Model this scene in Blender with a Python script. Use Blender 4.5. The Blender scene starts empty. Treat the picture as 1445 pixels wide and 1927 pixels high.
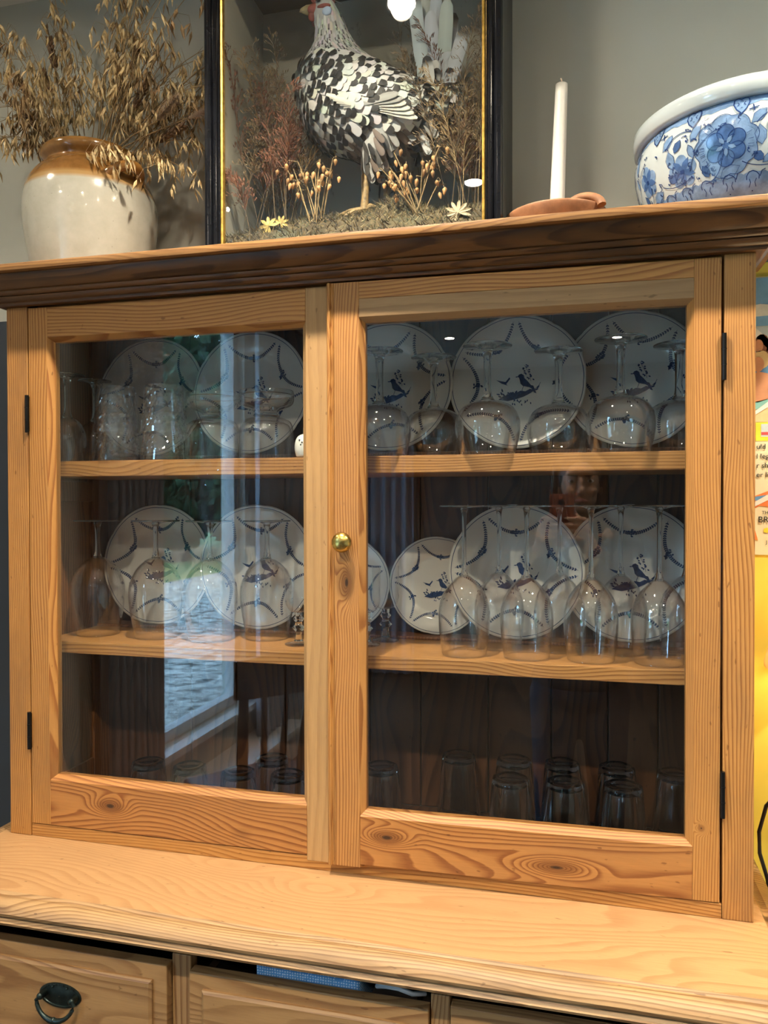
import bpy, bmesh, math, random
import numpy as np
from mathutils import Vector, Matrix, noise
from mathutils.bvhtree import BVHTree

S = bpy.context.scene
COL = S.collection
PI = math.pi
R = random.Random(7)

# ------------------------------------------------------------------ camera
cam_d = bpy.data.cameras.new('camera')
cam = bpy.data.objects.new('camera', cam_d)
COL.objects.link(cam)
S.camera = cam
_yaw, _pitch, _roll = 0.2476, -0.0124, -0.0020
_f = Vector((-math.sin(_yaw) * math.cos(_pitch), math.cos(_yaw) * math.cos(_pitch), math.sin(_pitch)))
_r = Vector((math.cos(_yaw), math.sin(_yaw), 0.0))
_u = _r.cross(_f)
_r2 = math.cos(_roll) * _r + math.sin(_roll) * _u
_u2 = -math.sin(_roll) * _r + math.cos(_roll) * _u
_m = Matrix((_r2, _u2, -_f)).transposed().to_4x4()
_m.translation = Vector((0.9962, -1.1765, 0.5969))
cam.matrix_world = _m
cam_d.sensor_fit = 'HORIZONTAL'
cam_d.sensor_width = 36.0
cam_d.lens = 1446.0 / 1445.0 * 36.0
cam_d.clip_start = 0.01
cam_d.clip_end = 200

# ------------------------------------------------------------------ world, exposure, cycles quality
W = bpy.data.worlds.new('sky')
S.world = W
W.use_nodes = True
bg = W.node_tree.nodes['Background']
bg.inputs[0].default_value = (0.38, 0.66, 1.0, 1)
bg.inputs[1].default_value = 15.0
S.view_settings.view_transform = 'Standard'
S.view_settings.look = 'None'
S.view_settings.gamma = 1.0
S.view_settings.use_curve_mapping = False
S.view_settings.exposure = 0.66
S.cycles.max_bounces = 26
S.cycles.diffuse_bounces = 4
S.cycles.glossy_bounces = 6
S.cycles.transmission_bounces = 24
S.cycles.transparent_max_bounces = 40
S.cycles.caustics_reflective = False
S.cycles.caustics_refractive = False
S.cycles.sample_clamp_indirect = 4.0
S.cycles.use_denoising = True

ZCEIL, ZFLOOR, YWALL, XL, XR, YB = 1.70, -0.85, 0.285, -0.75, 3.0, -5.2
WIN = (-2.64, -1.52, -0.48, 1.55)          # y0, y1, z0, z1 of the opening in the left wall
WIN2 = (-4.62, -3.75, -0.48, 1.55)         # the second opening, further along the same wall
for wn in (WIN, WIN2):
    portal = bpy.data.lights.new('window_portal', 'AREA')
    portal.shape = 'RECTANGLE'
    portal.size, portal.size_y = wn[3] - wn[2], wn[1] - wn[0]
    portal.cycles.is_portal = True
    po = bpy.data.objects.new('window_portal', portal)
    COL.objects.link(po)
    po.location = (XL - 0.10, (wn[0] + wn[1]) / 2, (wn[2] + wn[3]) / 2)
    po.rotation_euler = (0, -PI / 2, 0)

# ------------------------------------------------------------------ node helpers
class NT:
    def __init__(s, name):
        s.m = bpy.data.materials.new(name)
        s.m.use_nodes = True
        s.t = s.m.node_tree
        s.t.nodes.clear()
        s.out = s.n('ShaderNodeOutputMaterial')
    def n(s, typ, **kw):
        nd = s.t.nodes.new(typ)
        for k, v in kw.items():
            setattr(nd, k, v)
        return nd
    def l(s, a, b):
        s.t.links.new(a, b)
    def setin(s, sock, v):
        if hasattr(v, 'is_output') or hasattr(v, 'links'):
            s.l(v, sock)
        else:
            if isinstance(v, tuple) and len(v) == 3 and sock.type == 'RGBA':
                v = (*v, 1)
            sock.default_value = v
    def math(s, op, a, b=0.0, c=0.0):
        nd = s.n('ShaderNodeMath', operation=op)
        s.setin(nd.inputs[0], a); s.setin(nd.inputs[1], b); s.setin(nd.inputs[2], c)
        return nd.outputs[0]
    def vmath(s, op, a, b=(0, 0, 0)):
        nd = s.n('ShaderNodeVectorMath', operation=op)
        s.setin(nd.inputs[0], a); s.setin(nd.inputs[1], b)
        return nd.outputs['Value'] if op in ('DOT_PRODUCT', 'LENGTH') else nd.outputs[0]
    def noise(s, vec, scale, detail=2.0, rough=0.5, dist=0.0):
        nd = s.n('ShaderNodeTexNoise')
        s.l(vec, nd.inputs['Vector'])
        nd.inputs['Scale'].default_value = scale
        nd.inputs['Detail'].default_value = detail
        nd.inputs['Roughness'].default_value = rough
        nd.inputs['Distortion'].default_value = dist
        return nd.outputs['Fac']
    def mix(s, f, a, b, blend='MIX'):
        nd = s.n('ShaderNodeMix', data_type='RGBA', blend_type=blend)
        s.setin(nd.inputs[0], f); s.setin(nd.inputs[6], a); s.setin(nd.inputs[7], b)
        return nd.outputs[2]
    def ramp(s, f, stops, interp='LINEAR'):
        nd = s.n('ShaderNodeValToRGB')
        nd.color_ramp.interpolation = interp
        e = nd.color_ramp.elements
        while len(e) < len(stops):
            e.new(0.5)
        for el, (p, c) in zip(e, stops):
            el.position = p
            el.color = (*c, 1) if len(c) == 3 else c
        s.l(f, nd.inputs[0])
        return nd.outputs[0]
    def coord(s, kind='Object'):
        return s.n('ShaderNodeTexCoord').outputs[kind]
    def mapping(s, vec, scale=(1, 1, 1), loc=(0, 0, 0), rot=(0, 0, 0)):
        nd = s.n('ShaderNodeMapping')
        s.l(vec, nd.inputs[0])
        s.setin(nd.inputs['Location'], loc)
        nd.inputs['Rotation'].default_value = rot
        nd.inputs['Scale'].default_value = scale
        return nd.outputs[0]
    def bump(s, h, strength, dist=0.001):
        nd = s.n('ShaderNodeBump')
        s.l(h, nd.inputs['Height'])
        nd.inputs['Strength'].default_value = strength
        nd.inputs['Distance'].default_value = dist
        return nd.outputs[0]
    def principled(s, color, rough=0.5, normal=None, **kw):
        p = s.n('ShaderNodeBsdfPrincipled')
        s.setin(p.inputs['Base Color'], color)
        s.setin(p.inputs['Roughness'], rough)
        for k, v in kw.items():
            s.setin(p.inputs[k.replace('_', ' ')], v)
        if normal is not None:
            s.l(normal, p.inputs['Normal'])
        s.l(p.outputs[0], s.out.inputs[0])
        return p

def plain(name, color, rough=0.5, var=0.12, scale=20.0, bump=0.0, **kw):
    t = NT(name)
    co = t.coord()
    nz = t.noise(co, scale, 4.0, 0.6)
    dark = tuple(c * (1 - var * 2) for c in color)
    lite = tuple(min(1, c * (1 + var)) for c in color)
    col = t.ramp(nz, [(0.3, dark), (0.7, lite)])
    nm = t.bump(t.noise(co, scale * 4, 3.0), bump) if bump else None
    t.principled(col, rough, nm, **kw)
    return t.m

def pine(name, axis, pale, dark, period=0.0045, swirl=0.075, straight=0.7, stain=0.25, grime=(0.10, 0.06, 0.035), rough=0.42, knots=1.0, contrast=1.0, at=()):
    """Sawn pine: growth rings as contour lines of a field stretched along the grain."""
    t = NT(name)
    co = t.coord()
    rnd = t.n('ShaderNodeObjectInfo').outputs['Random']
    off = t.n('ShaderNodeCombineXYZ')
    t.setin(off.inputs[0], t.math('MULTIPLY', rnd, 37.0))
    t.setin(off.inputs[1], t.math('MULTIPLY', rnd, 11.3))
    t.setin(off.inputs[2], t.math('MULTIPLY', rnd, 23.7))
    rot = {'x': (0, 0, 0), 'z': (0, PI / 2, 0), 'y': (0, 0, PI / 2)}[axis]
    p0 = t.mapping(co, rot=rot)                     # grain now runs along x
    p = t.vmath('ADD', p0, off.outputs[0])
    a = t.mapping(p, scale=(1.7, 8.0, 8.0))
    n1 = t.noise(a, 1.0, 1.5, 0.45)
    # knots: sparse points that pull the rings round themselves
    kv = t.mapping(p, scale=(3.2, 7.0, 7.0))
    vo = t.n('ShaderNodeTexVoronoi', feature='F1')
    t.l(kv, vo.inputs['Vector']); vo.inputs['Scale'].default_value = 1.0
    vo.inputs['Randomness'].default_value = 1.0
    kd = vo.outputs['Distance']
    kn = t.math('POWER', t.math('MAXIMUM', t.math('SUBTRACT', 0.42, kd), 0.0), 1.6)
    sep = t.n('ShaderNodeSeparateXYZ'); t.l(p, sep.inputs[0])
    across = t.math('ADD', sep.outputs[1], sep.outputs[2])
    h = t.math('ADD', t.math('MULTIPLY', across, straight), t.math('MULTIPLY', n1, swirl))
    h = t.math('ADD', h, t.math('MULTIPLY', kn, 0.10 * knots))
    masks = []
    sx_ = t.n('ShaderNodeSeparateXYZ'); t.l(co, sx_.inputs[0])
    for kx, kz, sx, sz in at:                       # named knots: centre and half size on the face
        dx = t.math('DIVIDE', t.math('SUBTRACT', sx_.outputs[0], kx), sx)
        dz = t.math('DIVIDE', t.math('SUBTRACT', sx_.outputs[2], kz), sz)
        dd = t.math('SQRT', t.math('ADD', t.math('MULTIPLY', dx, dx), t.math('MULTIPLY', dz, dz)))
        dd = t.math('ADD', dd, t.math('MULTIPLY', t.math('SUBTRACT', n1, 0.5), 0.5))
        w = t.math('POWER', t.math('MAXIMUM', t.math('SUBTRACT', 1.0, t.math('MULTIPLY', dd, 0.45)), 0.0), 2.0)
        h = t.math('ADD', h, t.math('MULTIPLY', w, 9.0 * period))
        masks.append(dd)
    fine = t.noise(t.mapping(p, scale=(14.0, 90.0, 90.0)), 1.0, 3.0, 0.6)
    h = t.math('ADD', h, t.math('MULTIPLY', fine, 0.0012))
    fr = t.math('FRACT', t.math('DIVIDE', h, period))
    rings = t.ramp(fr, [(0.0, (0.05, 0.05, 0.05)), (0.45, (0.18, 0.18, 0.18)), (0.80, (1, 1, 1)), (0.93, (1, 1, 1)), (1.0, (0.05, 0.05, 0.05))])
    depth = t.noise(t.mapping(p, scale=(2.0, 14.0, 14.0)), 1.0, 2.0)
    k = t.math('MULTIPLY', rings, t.math('MINIMUM', t.math('MULTIPLY', depth, 2.1 * contrast), 1.0))
    base = t.mix(k, pale, dark)
    fib = t.noise(t.mapping(p, scale=(25.0, 420.0, 420.0)), 1.0, 2.0, 0.7)
    base = t.mix(0.26, base, t.ramp(fib, [(0.3, tuple(c * 0.55 for c in pale)), (0.7, pale)]), 'MIX')
    big = t.noise(t.mapping(p, scale=(1.6, 5.0, 5.0)), 1.7, 4.0, 0.65)
    base = t.mix(t.ramp(big, [(0.48, (0, 0, 0)), (0.78, (stain, stain, stain))]), base, grime)
    kcore = t.ramp(kd, [(0.03, (0.85, 0.85, 0.85)), (0.085, (0, 0, 0))])
    base = t.mix(t.math('MULTIPLY', kcore, min(1.0, knots)), base, tuple(c * 0.35 for c in dark))
    for dd in masks:
        base = t.mix(t.ramp(dd, [(0.55, (0.55, 0.55, 0.55)), (1.0, (0, 0, 0))]), base, tuple(c * 0.55 for c in dark))
        base = t.mix(t.ramp(dd, [(0.10, (0.85, 0.85, 0.85)), (0.28, (0, 0, 0))]), base, (0.012, 0.007, 0.005))
    specks = t.noise(t.mapping(p, scale=(60, 160, 160)), 1.0, 1.0)
    base = t.mix(t.ramp(specks, [(0.74, (0, 0, 0)), (0.80, (0.55, 0.55, 0.55))]), base, tuple(c * 0.4 for c in dark))
    nm = t.bump(t.math('ADD', t.math('MULTIPLY', fib, 0.6), t.math('MULTIPLY', rings, -0.4)), 0.35, 0.0006)
    rg = t.math('ADD', rough, t.math('MULTIPLY', big, 0.15))
    t.principled(base, rg, nm, Specular_IOR_Level=0.4)
    return t.m

M = {}
PALE, DARK = (0.48, 0.238, 0.066), (0.220, 0.070, 0.013)
M['pine_h'] = pine('honey_pine_grain_along', 'x', PALE, DARK)
M['pine_v'] = pine('honey_pine_grain_upright', 'z', PALE, DARK, straight=1.0, swirl=0.060, knots=0.6, period=0.0042, stain=0.6)
M['pine_swirl'] = pine('honey_pine_figured', 'x', (0.43, 0.196, 0.056), (0.165, 0.046, 0.010), period=0.0058, swirl=0.16, straight=0.45, knots=1.3)
M['pine_knot_stile'] = pine('knotty_pine_upright', 'z', (0.47, 0.235, 0.072), (0.20, 0.066, 0.014), straight=1.0, swirl=0.07, knots=0.4, period=0.0044, at=((0.6405 - 1.1948, 0.470, 0.011, 0.030),))
M['pine_hinge_stile'] = pine('pine_stile_with_round_knot', 'z', PALE, DARK, straight=1.0, swirl=0.06, knots=0.4, period=0.0042, at=((1.168 - 1.1948, 0.128, 0.006, 0.0065),))
M['pine_rail_a'] = pine('figured_rail_with_knot', 'x', (0.43, 0.196, 0.056), (0.165, 0.046, 0.010), period=0.0056, swirl=0.16, straight=0.45, knots=0.5, at=((0.205, 0.068, 0.030, 0.014),))
M['pine_rail_b'] = pine('figured_rail_with_swirl', 'x', (0.43, 0.196, 0.056), (0.165, 0.046, 0.010), period=0.0056, swirl=0.17, straight=0.42, knots=0.5, at=((0.965 - 1.1948, 0.050, 0.045, 0.012), (0.705 - 1.1948, 0.070, 0.030, 0.012)))
M['pine_v_worn'] = pine('worn_pine_upright', 'z', (0.47, 0.285, 0.120), (0.31, 0.165, 0.062), straight=0.3, swirl=0.02, knots=0.2, contrast=0.5)
M['pine_h_worn'] = pine('worn_grey_pine', 'x', (0.36, 0.225, 0.105), (0.22, 0.125, 0.055), straight=0.3, swirl=0.02, knots=0.2, contrast=0.5)
M['pine_dark'] = pine('cornice_dark_pine', 'x', (0.155, 0.068, 0.021), (0.048, 0.017, 0.005), period=0.0060, stain=0.9, grime=(0.016, 0.009, 0.005), rough=0.33)
M['pine_dark_y'] = pine('cornice_return_pine', 'y', (0.155, 0.068, 0.021), (0.048, 0.017, 0.005), period=0.0060, stain=0.9, grime=(0.016, 0.009, 0.005), rough=0.33)
M['pine_edge'] = pine('cornice_top_board_pine', 'x', (0.34, 0.175, 0.058), (0.14, 0.052, 0.015), stain=0.6, grime=(0.05, 0.025, 0.012))
M['pine_top'] = pine('worktop_scrubbed_pine', 'x', (0.40, 0.232, 0.104), (0.225, 0.096, 0.032), period=0.0052, swirl=0.10, straight=0.40, stain=0.15, rough=0.46, contrast=0.42)
M['pine_mould'] = pine('worktop_moulding_pine', 'x', (0.38, 0.235, 0.108), (0.16, 0.075, 0.026), stain=0.85, grime=(0.085, 0.055, 0.036), rough=0.40)
M['pine_base'] = pine('drawer_pine', 'x', (0.38, 0.215, 0.086), (0.15, 0.058, 0.018), period=0.0058, swirl=0.10, straight=0.3, stain=0.45, contrast=0.65)
M['pine_base_v'] = pine('base_post_pine', 'z', (0.38, 0.22, 0.090), (0.17, 0.07, 0.022), straight=0.5, swirl=0.03, stain=0.4)
M['pine_shelf'] = pine('shelf_pine', 'x', (0.50, 0.250, 0.080), (0.20, 0.066, 0.015), period=0.0042, swirl=0.05)
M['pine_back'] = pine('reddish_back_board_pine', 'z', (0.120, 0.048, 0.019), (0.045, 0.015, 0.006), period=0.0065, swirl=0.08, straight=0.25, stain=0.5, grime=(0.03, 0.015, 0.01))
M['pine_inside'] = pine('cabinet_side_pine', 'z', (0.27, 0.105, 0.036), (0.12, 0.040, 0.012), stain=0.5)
M['dark_gap'] = plain('dark_inside_wood', (0.05, 0.030, 0.018), 0.7)
M['iron'] = plain('black_iron', (0.018, 0.018, 0.018), 0.38, Metallic=0.85, bump=0.1)
M['brass'] = plain('aged_brass', (0.62, 0.44, 0.13), 0.26, var=0.25, scale=120, Metallic=1.0)
M['bronze'] = plain('verdigris_black_bronze', (0.030, 0.045, 0.042), 0.35, var=0.3, scale=60, Metallic=0.8)
M['wall'] = plain('grey_green_wall_paint', (0.455, 0.470, 0.425), 0.75, var=0.03, scale=3, bump=0.06)
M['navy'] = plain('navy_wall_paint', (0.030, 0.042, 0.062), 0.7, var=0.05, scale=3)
M['yellow'] = plain('yellow_wall_paint', (0.80, 0.66, 0.10), 0.6, var=0.05, scale=4, bump=0.05)
M['ceiling'] = plain('white_ceiling_paint', (0.72, 0.71, 0.68), 0.8, var=0.02, scale=3)
M['front_paint'] = plain('brown_grey_wall_paint', (0.10, 0.085, 0.072), 0.8, var=0.05, scale=3)
M['floor'] = pine('oak_floor_boards', 'y', (0.11, 0.066, 0.036), (0.06, 0.034, 0.018), stain=0.4)
M['white_paint'] = plain('white_gloss_paint', (0.72, 0.73, 0.74), 0.35, var=0.03)
M['curtain'] = plain('slate_grey_curtain', (0.26, 0.28, 0.33), 0.85, var=0.08, scale=40)

def glass_thin(name, f0=0.045, edge=0.55, absorb=0.30, tint=(1, 1, 1), power=5.0):
    """Thin clear glass: mirror share by Schlick's Fresnel, the rest passes straight through."""
    t = NT(name)
    g = t.n('ShaderNodeNewGeometry')
    c = t.math('ABSOLUTE', t.vmath('DOT_PRODUCT', g.outputs['Normal'], g.outputs['Incoming']))
    om = t.math('SUBTRACT', 1.0, c)
    fr = t.math('MINIMUM', t.math('ADD', f0, t.math('MULTIPLY', t.math('POWER', om, power), edge)), 1.0)
    ab = t.math('MULTIPLY', t.math('POWER', om, 3.0), absorb)
    tr = t.n('ShaderNodeBsdfTransparent')
    t.l(t.mix(ab, tint, (0.10, 0.11, 0.12)), tr.inputs[0])
    gl = t.n('ShaderNodeBsdfGlossy'); gl.inputs['Roughness'].default_value = 0.0
    gl.inputs[0].default_value = (1, 1, 1, 1)
    mx = t.n('ShaderNodeMixShader')
    t.l(fr, mx.inputs[0]); t.l(tr.outputs[0], mx.inputs[1]); t.l(gl.outputs[0], mx.inputs[2])
    t.l(mx.outputs[0], t.out.inputs[0])
    return t.m

def glass_solid(name, ior=1.46, rough=0.0, tint=(0.97, 0.98, 0.98)):
    t = NT(name)
    gl = t.n('ShaderNodeBsdfGlass')
    gl.inputs['Color'].default_value = (*tint, 1)
    gl.inputs['Roughness'].default_value = rough
    gl.inputs['IOR'].default_value = ior
    t.l(gl.outputs[0], t.out.inputs[0])
    return t.m

M['pane'] = glass_thin('window_glass', f0=0.042, edge=0.95, absorb=0.0, tint=(0.97, 0.985, 0.98))
M['bowl_glass'] = glass_thin('thin_blown_glass', f0=0.045, edge=0.85, absorb=0.22, power=2.8)
M['stem_glass'] = glass_solid('solid_stem_glass')
M['cut_glass'] = glass_thin('cut_crystal', f0=0.11, edge=0.80, absorb=0.45, power=2.4)
M['tumbler_glass'] = glass_thin('pressed_tumbler_glass', f0=0.07, edge=0.75, absorb=0.75, power=3.0)
M['china'] = plain('cream_white_china', (0.80, 0.79, 0.74), 0.16, var=0.02, scale=8)
M['cobalt'] = plain('cobalt_print', (0.032, 0.066, 0.175), 0.25, var=0.25, scale=300)
M['planter_white'] = plain('bluish_white_porcelain', (0.56, 0.64, 0.66), 0.10, var=0.03, scale=10)
M['planter_wash'] = plain('pale_blue_wash', (0.20, 0.33, 0.55), 0.14, var=0.18, scale=60)
M['planter_mid'] = plain('mid_blue_wash', (0.070, 0.150, 0.360), 0.14, var=0.22, scale=60)
M['planter_line'] = plain('dark_blue_line', (0.022, 0.055, 0.185), 0.16, var=0.15, scale=80)

# ------------------------------------------------------------------ mesh helpers
def link_mesh(name, me, mat=None, parent=None):
    o = bpy.data.objects.new(name, me)
    COL.objects.link(o)
    if mat is not None:
        me.materials.append(M[mat] if isinstance(mat, str) else mat)
    if parent is not None:
        o.parent = parent
    return o

class MB:
    def __init__(s):
        s.v, s.f, s.c = [], [], []
    def add(s, vs, fs, col=None):
        b = len(s.v)
        s.v.extend(tuple(v) for v in vs)
        s.f.extend(tuple(i + b for i in f) for f in fs)
        if col is not None:
            s.c.extend(col if isinstance(col, list) else [col] * len(vs))
    def box(s, x0, x1, y0, y1, z0, z1):
        vs = [(x, y, z) for z in (z0, z1) for y in (y0, y1) for x in (x0, x1)]
        s.add(vs, [(0, 2, 3, 1), (4, 5, 7, 6), (0, 1, 5, 4), (2, 6, 7, 3), (0, 4, 6, 2), (1, 3, 7, 5)])
    def prism(s, pts, axis, a, b):
        """cross-section pts pushed along an axis; pts are the two other coordinates in xyz order"""
        n = len(pts)
        def put(p, t):
            return (t, p[0], p[1]) if axis == 'x' else (p[0], t, p[1]) if axis == 'y' else (p[0], p[1], t)
        vs = [put(p, a) for p in pts] + [put(p, b) for p in pts]
        fs = [(i, (i + 1) % n, n + (i + 1) % n, n + i) for i in range(n)]
        s.add(vs, fs + [tuple(range(n))[::-1], tuple(range(n, 2 * n))])
    def lathe(s, prof, n=40, c=(0, 0, 0), rad=None, close=False):
        """prof: list of (radius, z); rad(theta, i) scales the radius"""
        vs, fs = [], []
        k = len(prof)
        for i, (r, z) in enumerate(prof):
            for j in range(n):
                th = 2 * PI * j / n
                q = r * (rad(th, i) if rad else 1.0)
                vs.append((c[0] + q * math.cos(th), c[1] + q * math.sin(th), c[2] + z))
        for i in range(k - 1 + (1 if close else 0)):
            for j in range(n):
                a, b = i * n + j, i * n + (j + 1) % n
                i2 = (i + 1) % k
                fs.append((a, b, i2 * n + (j + 1) % n, i2 * n + j))
        s.add(vs, fs)
    def tube(s, pts, rad, n=6, cap=True):
        pts = [Vector(p) for p in pts]
        rads = rad if isinstance(rad, (list, tuple)) else [rad] * len(pts)
        vs, fs = [], []
        up = Vector((0.13, 0.27, 0.95))
        for i, p in enumerate(pts):
            d = (pts[min(i + 1, len(pts) - 1)] - pts[max(i - 1, 0)])
            d = d.normalized() if d.length > 1e-9 else Vector((0, 0, 1))
            a = d.cross(up)
            if a.length < 1e-3:
                a = d.cross(Vector((1, 0, 0)))
            a.normalize()
            b = d.cross(a)
            for j in range(n):
                th = 2 * PI * j / n
                vs.append(p + (a * math.cos(th) + b * math.sin(th)) * rads[i])
        for i in range(len(pts) - 1):
            for j in range(n):
                fs.append((i * n + j, i * n + (j + 1) % n, (i + 1) * n + (j + 1) % n, (i + 1) * n + j))
        if cap:
            fs.append(tuple(range(n))[::-1])
            fs.append(tuple(range((len(pts) - 1) * n, len(pts) * n)))
        s.add(vs, fs)
    def ellipsoid(s, c, r, nu=14, nv=9, rot=None):
        vs, fs = [], []
        for i in range(nv + 1):
            ph = PI * i / nv
            for j in range(nu):
                th = 2 * PI * j / nu
                v = Vector((r[0] * math.sin(ph) * math.cos(th), r[1] * math.sin(ph) * math.sin(th), r[2] * math.cos(ph)))
                if rot is not None:
                    v = rot @ v
                vs.append(v + Vector(c))
        for i in range(nv):
            for j in range(nu):
                fs.append((i * nu + j, i * nu + (j + 1) % nu, (i + 1) * nu + (j + 1) % nu, (i + 1) * nu + j))
        s.add(vs, fs)
    def mesh(s, name, smooth=False, bevel=0.0, merge=True):
        me = bpy.data.meshes.new(name)
        me.from_pydata(s.v, [], s.f)
        if s.c:
            at = me.color_attributes.new('Col', 'FLOAT_COLOR', 'POINT')
            at.data.foreach_set('color', np.array([(*c[:3], 1.0) for c in s.c], dtype=np.float32).ravel())
        if merge and not s.c:
            bm = bmesh.new(); bm.from_mesh(me)
            bmesh.ops.remove_doubles(bm, verts=bm.verts, dist=1e-6)
            bmesh.ops.recalc_face_normals(bm, faces=bm.faces)
            if bevel:
                bmesh.ops.bevel(bm, geom=[e for e in bm.edges if len(e.link_faces) == 2 and e.calc_face_angle(0) > 0.5], offset=bevel, segments=2, profile=0.6, affect='EDGES', clamp_overlap=True)
            bm.to_mesh(me); bm.free()
        if smooth:
            me.polygons.foreach_set('use_smooth', [True] * len(me.polygons))
            if smooth != 'all':
                me.set_sharp_from_angle(angle=math.radians(40))
        me.update()
        return me
    def build(s, name, mat, parent=None, smooth=False, bevel=0.0, merge=True):
        return link_mesh(name, s.mesh(name, smooth, bevel, merge), mat, parent)

def tag(o, label=None, cat=None, group=None, kind=None):
    if label: o['label'] = label
    if cat: o['category'] = cat
    if group: o['group'] = group
    if kind: o['kind'] = kind
    return o

def empty(name, loc=(0, 0, 0), label=None, cat=None, group=None, parent=None, rz=0.0):
    o = bpy.data.objects.new(name, None)
    COL.objects.link(o)
    o.location = loc
    o.rotation_euler = (0, 0, rz)
    o.empty_display_size = 0.05
    if parent is not None:
        o.parent = parent
    return tag(o, label, cat, group)

def copy_tree(o, parent=None):
    c = o.copy()
    COL.objects.link(c)
    if parent is not None:
        c.parent = parent
    for ch in list(o.children):
        copy_tree(ch, c)
    return c

def bx(name, mat, parent, x0, x1, y0, y1, z0, z1, bevel=0.0015, smooth=False):
    m = MB(); m.box(x0, x1, y0, y1, z0, z1)
    return m.build(name, mat, parent, bevel=bevel, smooth=smooth)

# ================================================================== THE ROOM
def struct(o):
    o['kind'] = 'structure'
    return o

wall_back = struct(bx('wall_back', 'wall', None, XL, XR, YWALL, YWALL + 0.1, ZFLOOR, ZCEIL, 0))
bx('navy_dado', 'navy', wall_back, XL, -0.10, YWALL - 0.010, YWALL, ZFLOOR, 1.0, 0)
bx('yellow_panel', 'yellow', wall_back, 1.245, 2.2, YWALL - 0.010, YWALL, ZFLOOR, 1.01, 0)
struct(bx('floor', 'floor', None, XL - 0.1, XR + 0.1, YB - 0.1, YWALL + 0.1, ZFLOOR - 0.1, ZFLOOR, 0))
struct(bx('ceiling', 'ceiling', None, XL - 0.1, XR + 0.1, YB - 0.1, YWALL + 0.1, ZCEIL, ZCEIL + 0.1, 0))
struct(bx('wall_right', 'wall', None, XR, XR + 0.1, YB, YWALL, ZFLOOR, ZCEIL, 0))
struct(bx('wall_front', 'front_paint', None, XL - 0.1, XR + 0.1, YB - 0.1, YB, ZFLOOR, ZCEIL, 0))
m = MB()
T = 0.14
m.box(XL - T, XL, YB, WIN2[0], ZFLOOR, ZCEIL)
m.box(XL - T, XL, WIN2[1], WIN[0], ZFLOOR, ZCEIL)
m.box(XL - T, XL, WIN[1], YWALL + 0.1, ZFLOOR, ZCEIL)
for wn in (WIN, WIN2):
    m.box(XL - T, XL, wn[0], wn[1], ZFLOOR, wn[2])
    m.box(XL - T, XL, wn[0], wn[1], wn[3], ZCEIL)
struct(m.build('wall_left', 'wall'))
for nm, wn in (('window_1', WIN), ('window_2', WIN2)):
    win = struct(empty(nm, (XL - 0.07, (wn[0] + wn[1]) / 2, wn[2])))
    hw = (wn[1] - wn[0]) / 2; hh = wn[3] - wn[2]
    for s in (-1, 1):
        bx('window_frame', 'white_paint', win, -0.03, 0.03, s * hw - (0.05 if s > 0 else 0), s * hw + (0.05 if s < 0 else 0), 0, hh, 0.003)
    for z in (0, hh - 0.05):
        bx('window_frame', 'white_paint', win, -0.03, 0.03, -hw + 0.05, hw - 0.05, z, z + 0.05, 0.003)
    bx('window_pane', 'pane', win, -0.003, 0.003, -hw + 0.05, hw - 0.05, 0.05, hh - 0.05, 0)
    bx('window_sill', 'white_paint', win, 0.031, 0.13, -hw - 0.06, hw + 0.06, -0.035, -0.001, 0.004)
ws = bx('window_seat', 'white_paint', None, XL + 0.001, XL + 0.22, -3.0, -1.5, -0.70, -0.665, 0.004)
bx('seat_front', 'white_paint', ws, XL + 0.001, XL + 0.19, -2.98, -1.52, ZFLOOR + 0.001, -0.70, 0.002)
tag(ws, 'low white painted ledge under the garden window', 'ledge')

def curtain(y0, y1, label):
    m = MB()
    n, k = 80, 8
    vs, fs = [], []
    for side in (0, 1):
        for i in range(n + 1):
            u = i / n
            y = y0 + (y1 - y0) * u
            x = XL + 0.10 + 0.030 * math.sin(u * PI * 2 * k) + side * 0.004
            for z in (-0.655, 1.60):
                vs.append((x, y, z))
    for side in (0, 1):
        o = side * 2 * (n + 1)
        for i in range(n):
            fs.append((o + 2 * i, o + 2 * i + 1, o + 2 * i + 3, o + 2 * i + 2))
    m.add(vs, fs)
    return tag(m.build('curtain', 'curtain', smooth='all'), label, 'curtain')
curtain(-1.58, -1.22, 'slate grey pleated curtain between window and dresser wall')
curtain(-3.20, -2.60, 'slate grey pleated curtain on the far jamb of window')
def front_curtain(x0, x1, label):
    m = MB(); n, k = 60, 6
    vs, fs = [], []
    for i in range(n + 1):
        u = i / n
        for z in (ZFLOOR + 0.02, 1.60):
            vs.append((x0 + (x1 - x0) * u, YB + 0.10 + 0.03 * math.sin(u * PI * 2 * k), z))
    for i in range(n): fs.append((2 * i, 2 * i + 1, 2 * i + 3, 2 * i + 2))
    m.add(vs, fs)
    return tag(m.build('curtain', 'curtain', smooth='all'), label, 'curtain')
front_curtain(-0.62, -0.10, 'slate grey pleated curtain hanging in the far corner of the room')
m = MB(); m.tube([(XL + 0.10, -3.3, 1.62), (XL + 0.10, -1.3, 1.62)], 0.012, 10)
tag(m.build('curtain_rod', 'iron', smooth=True), 'black iron curtain rod above the garden window', 'curtain rod')

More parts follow.
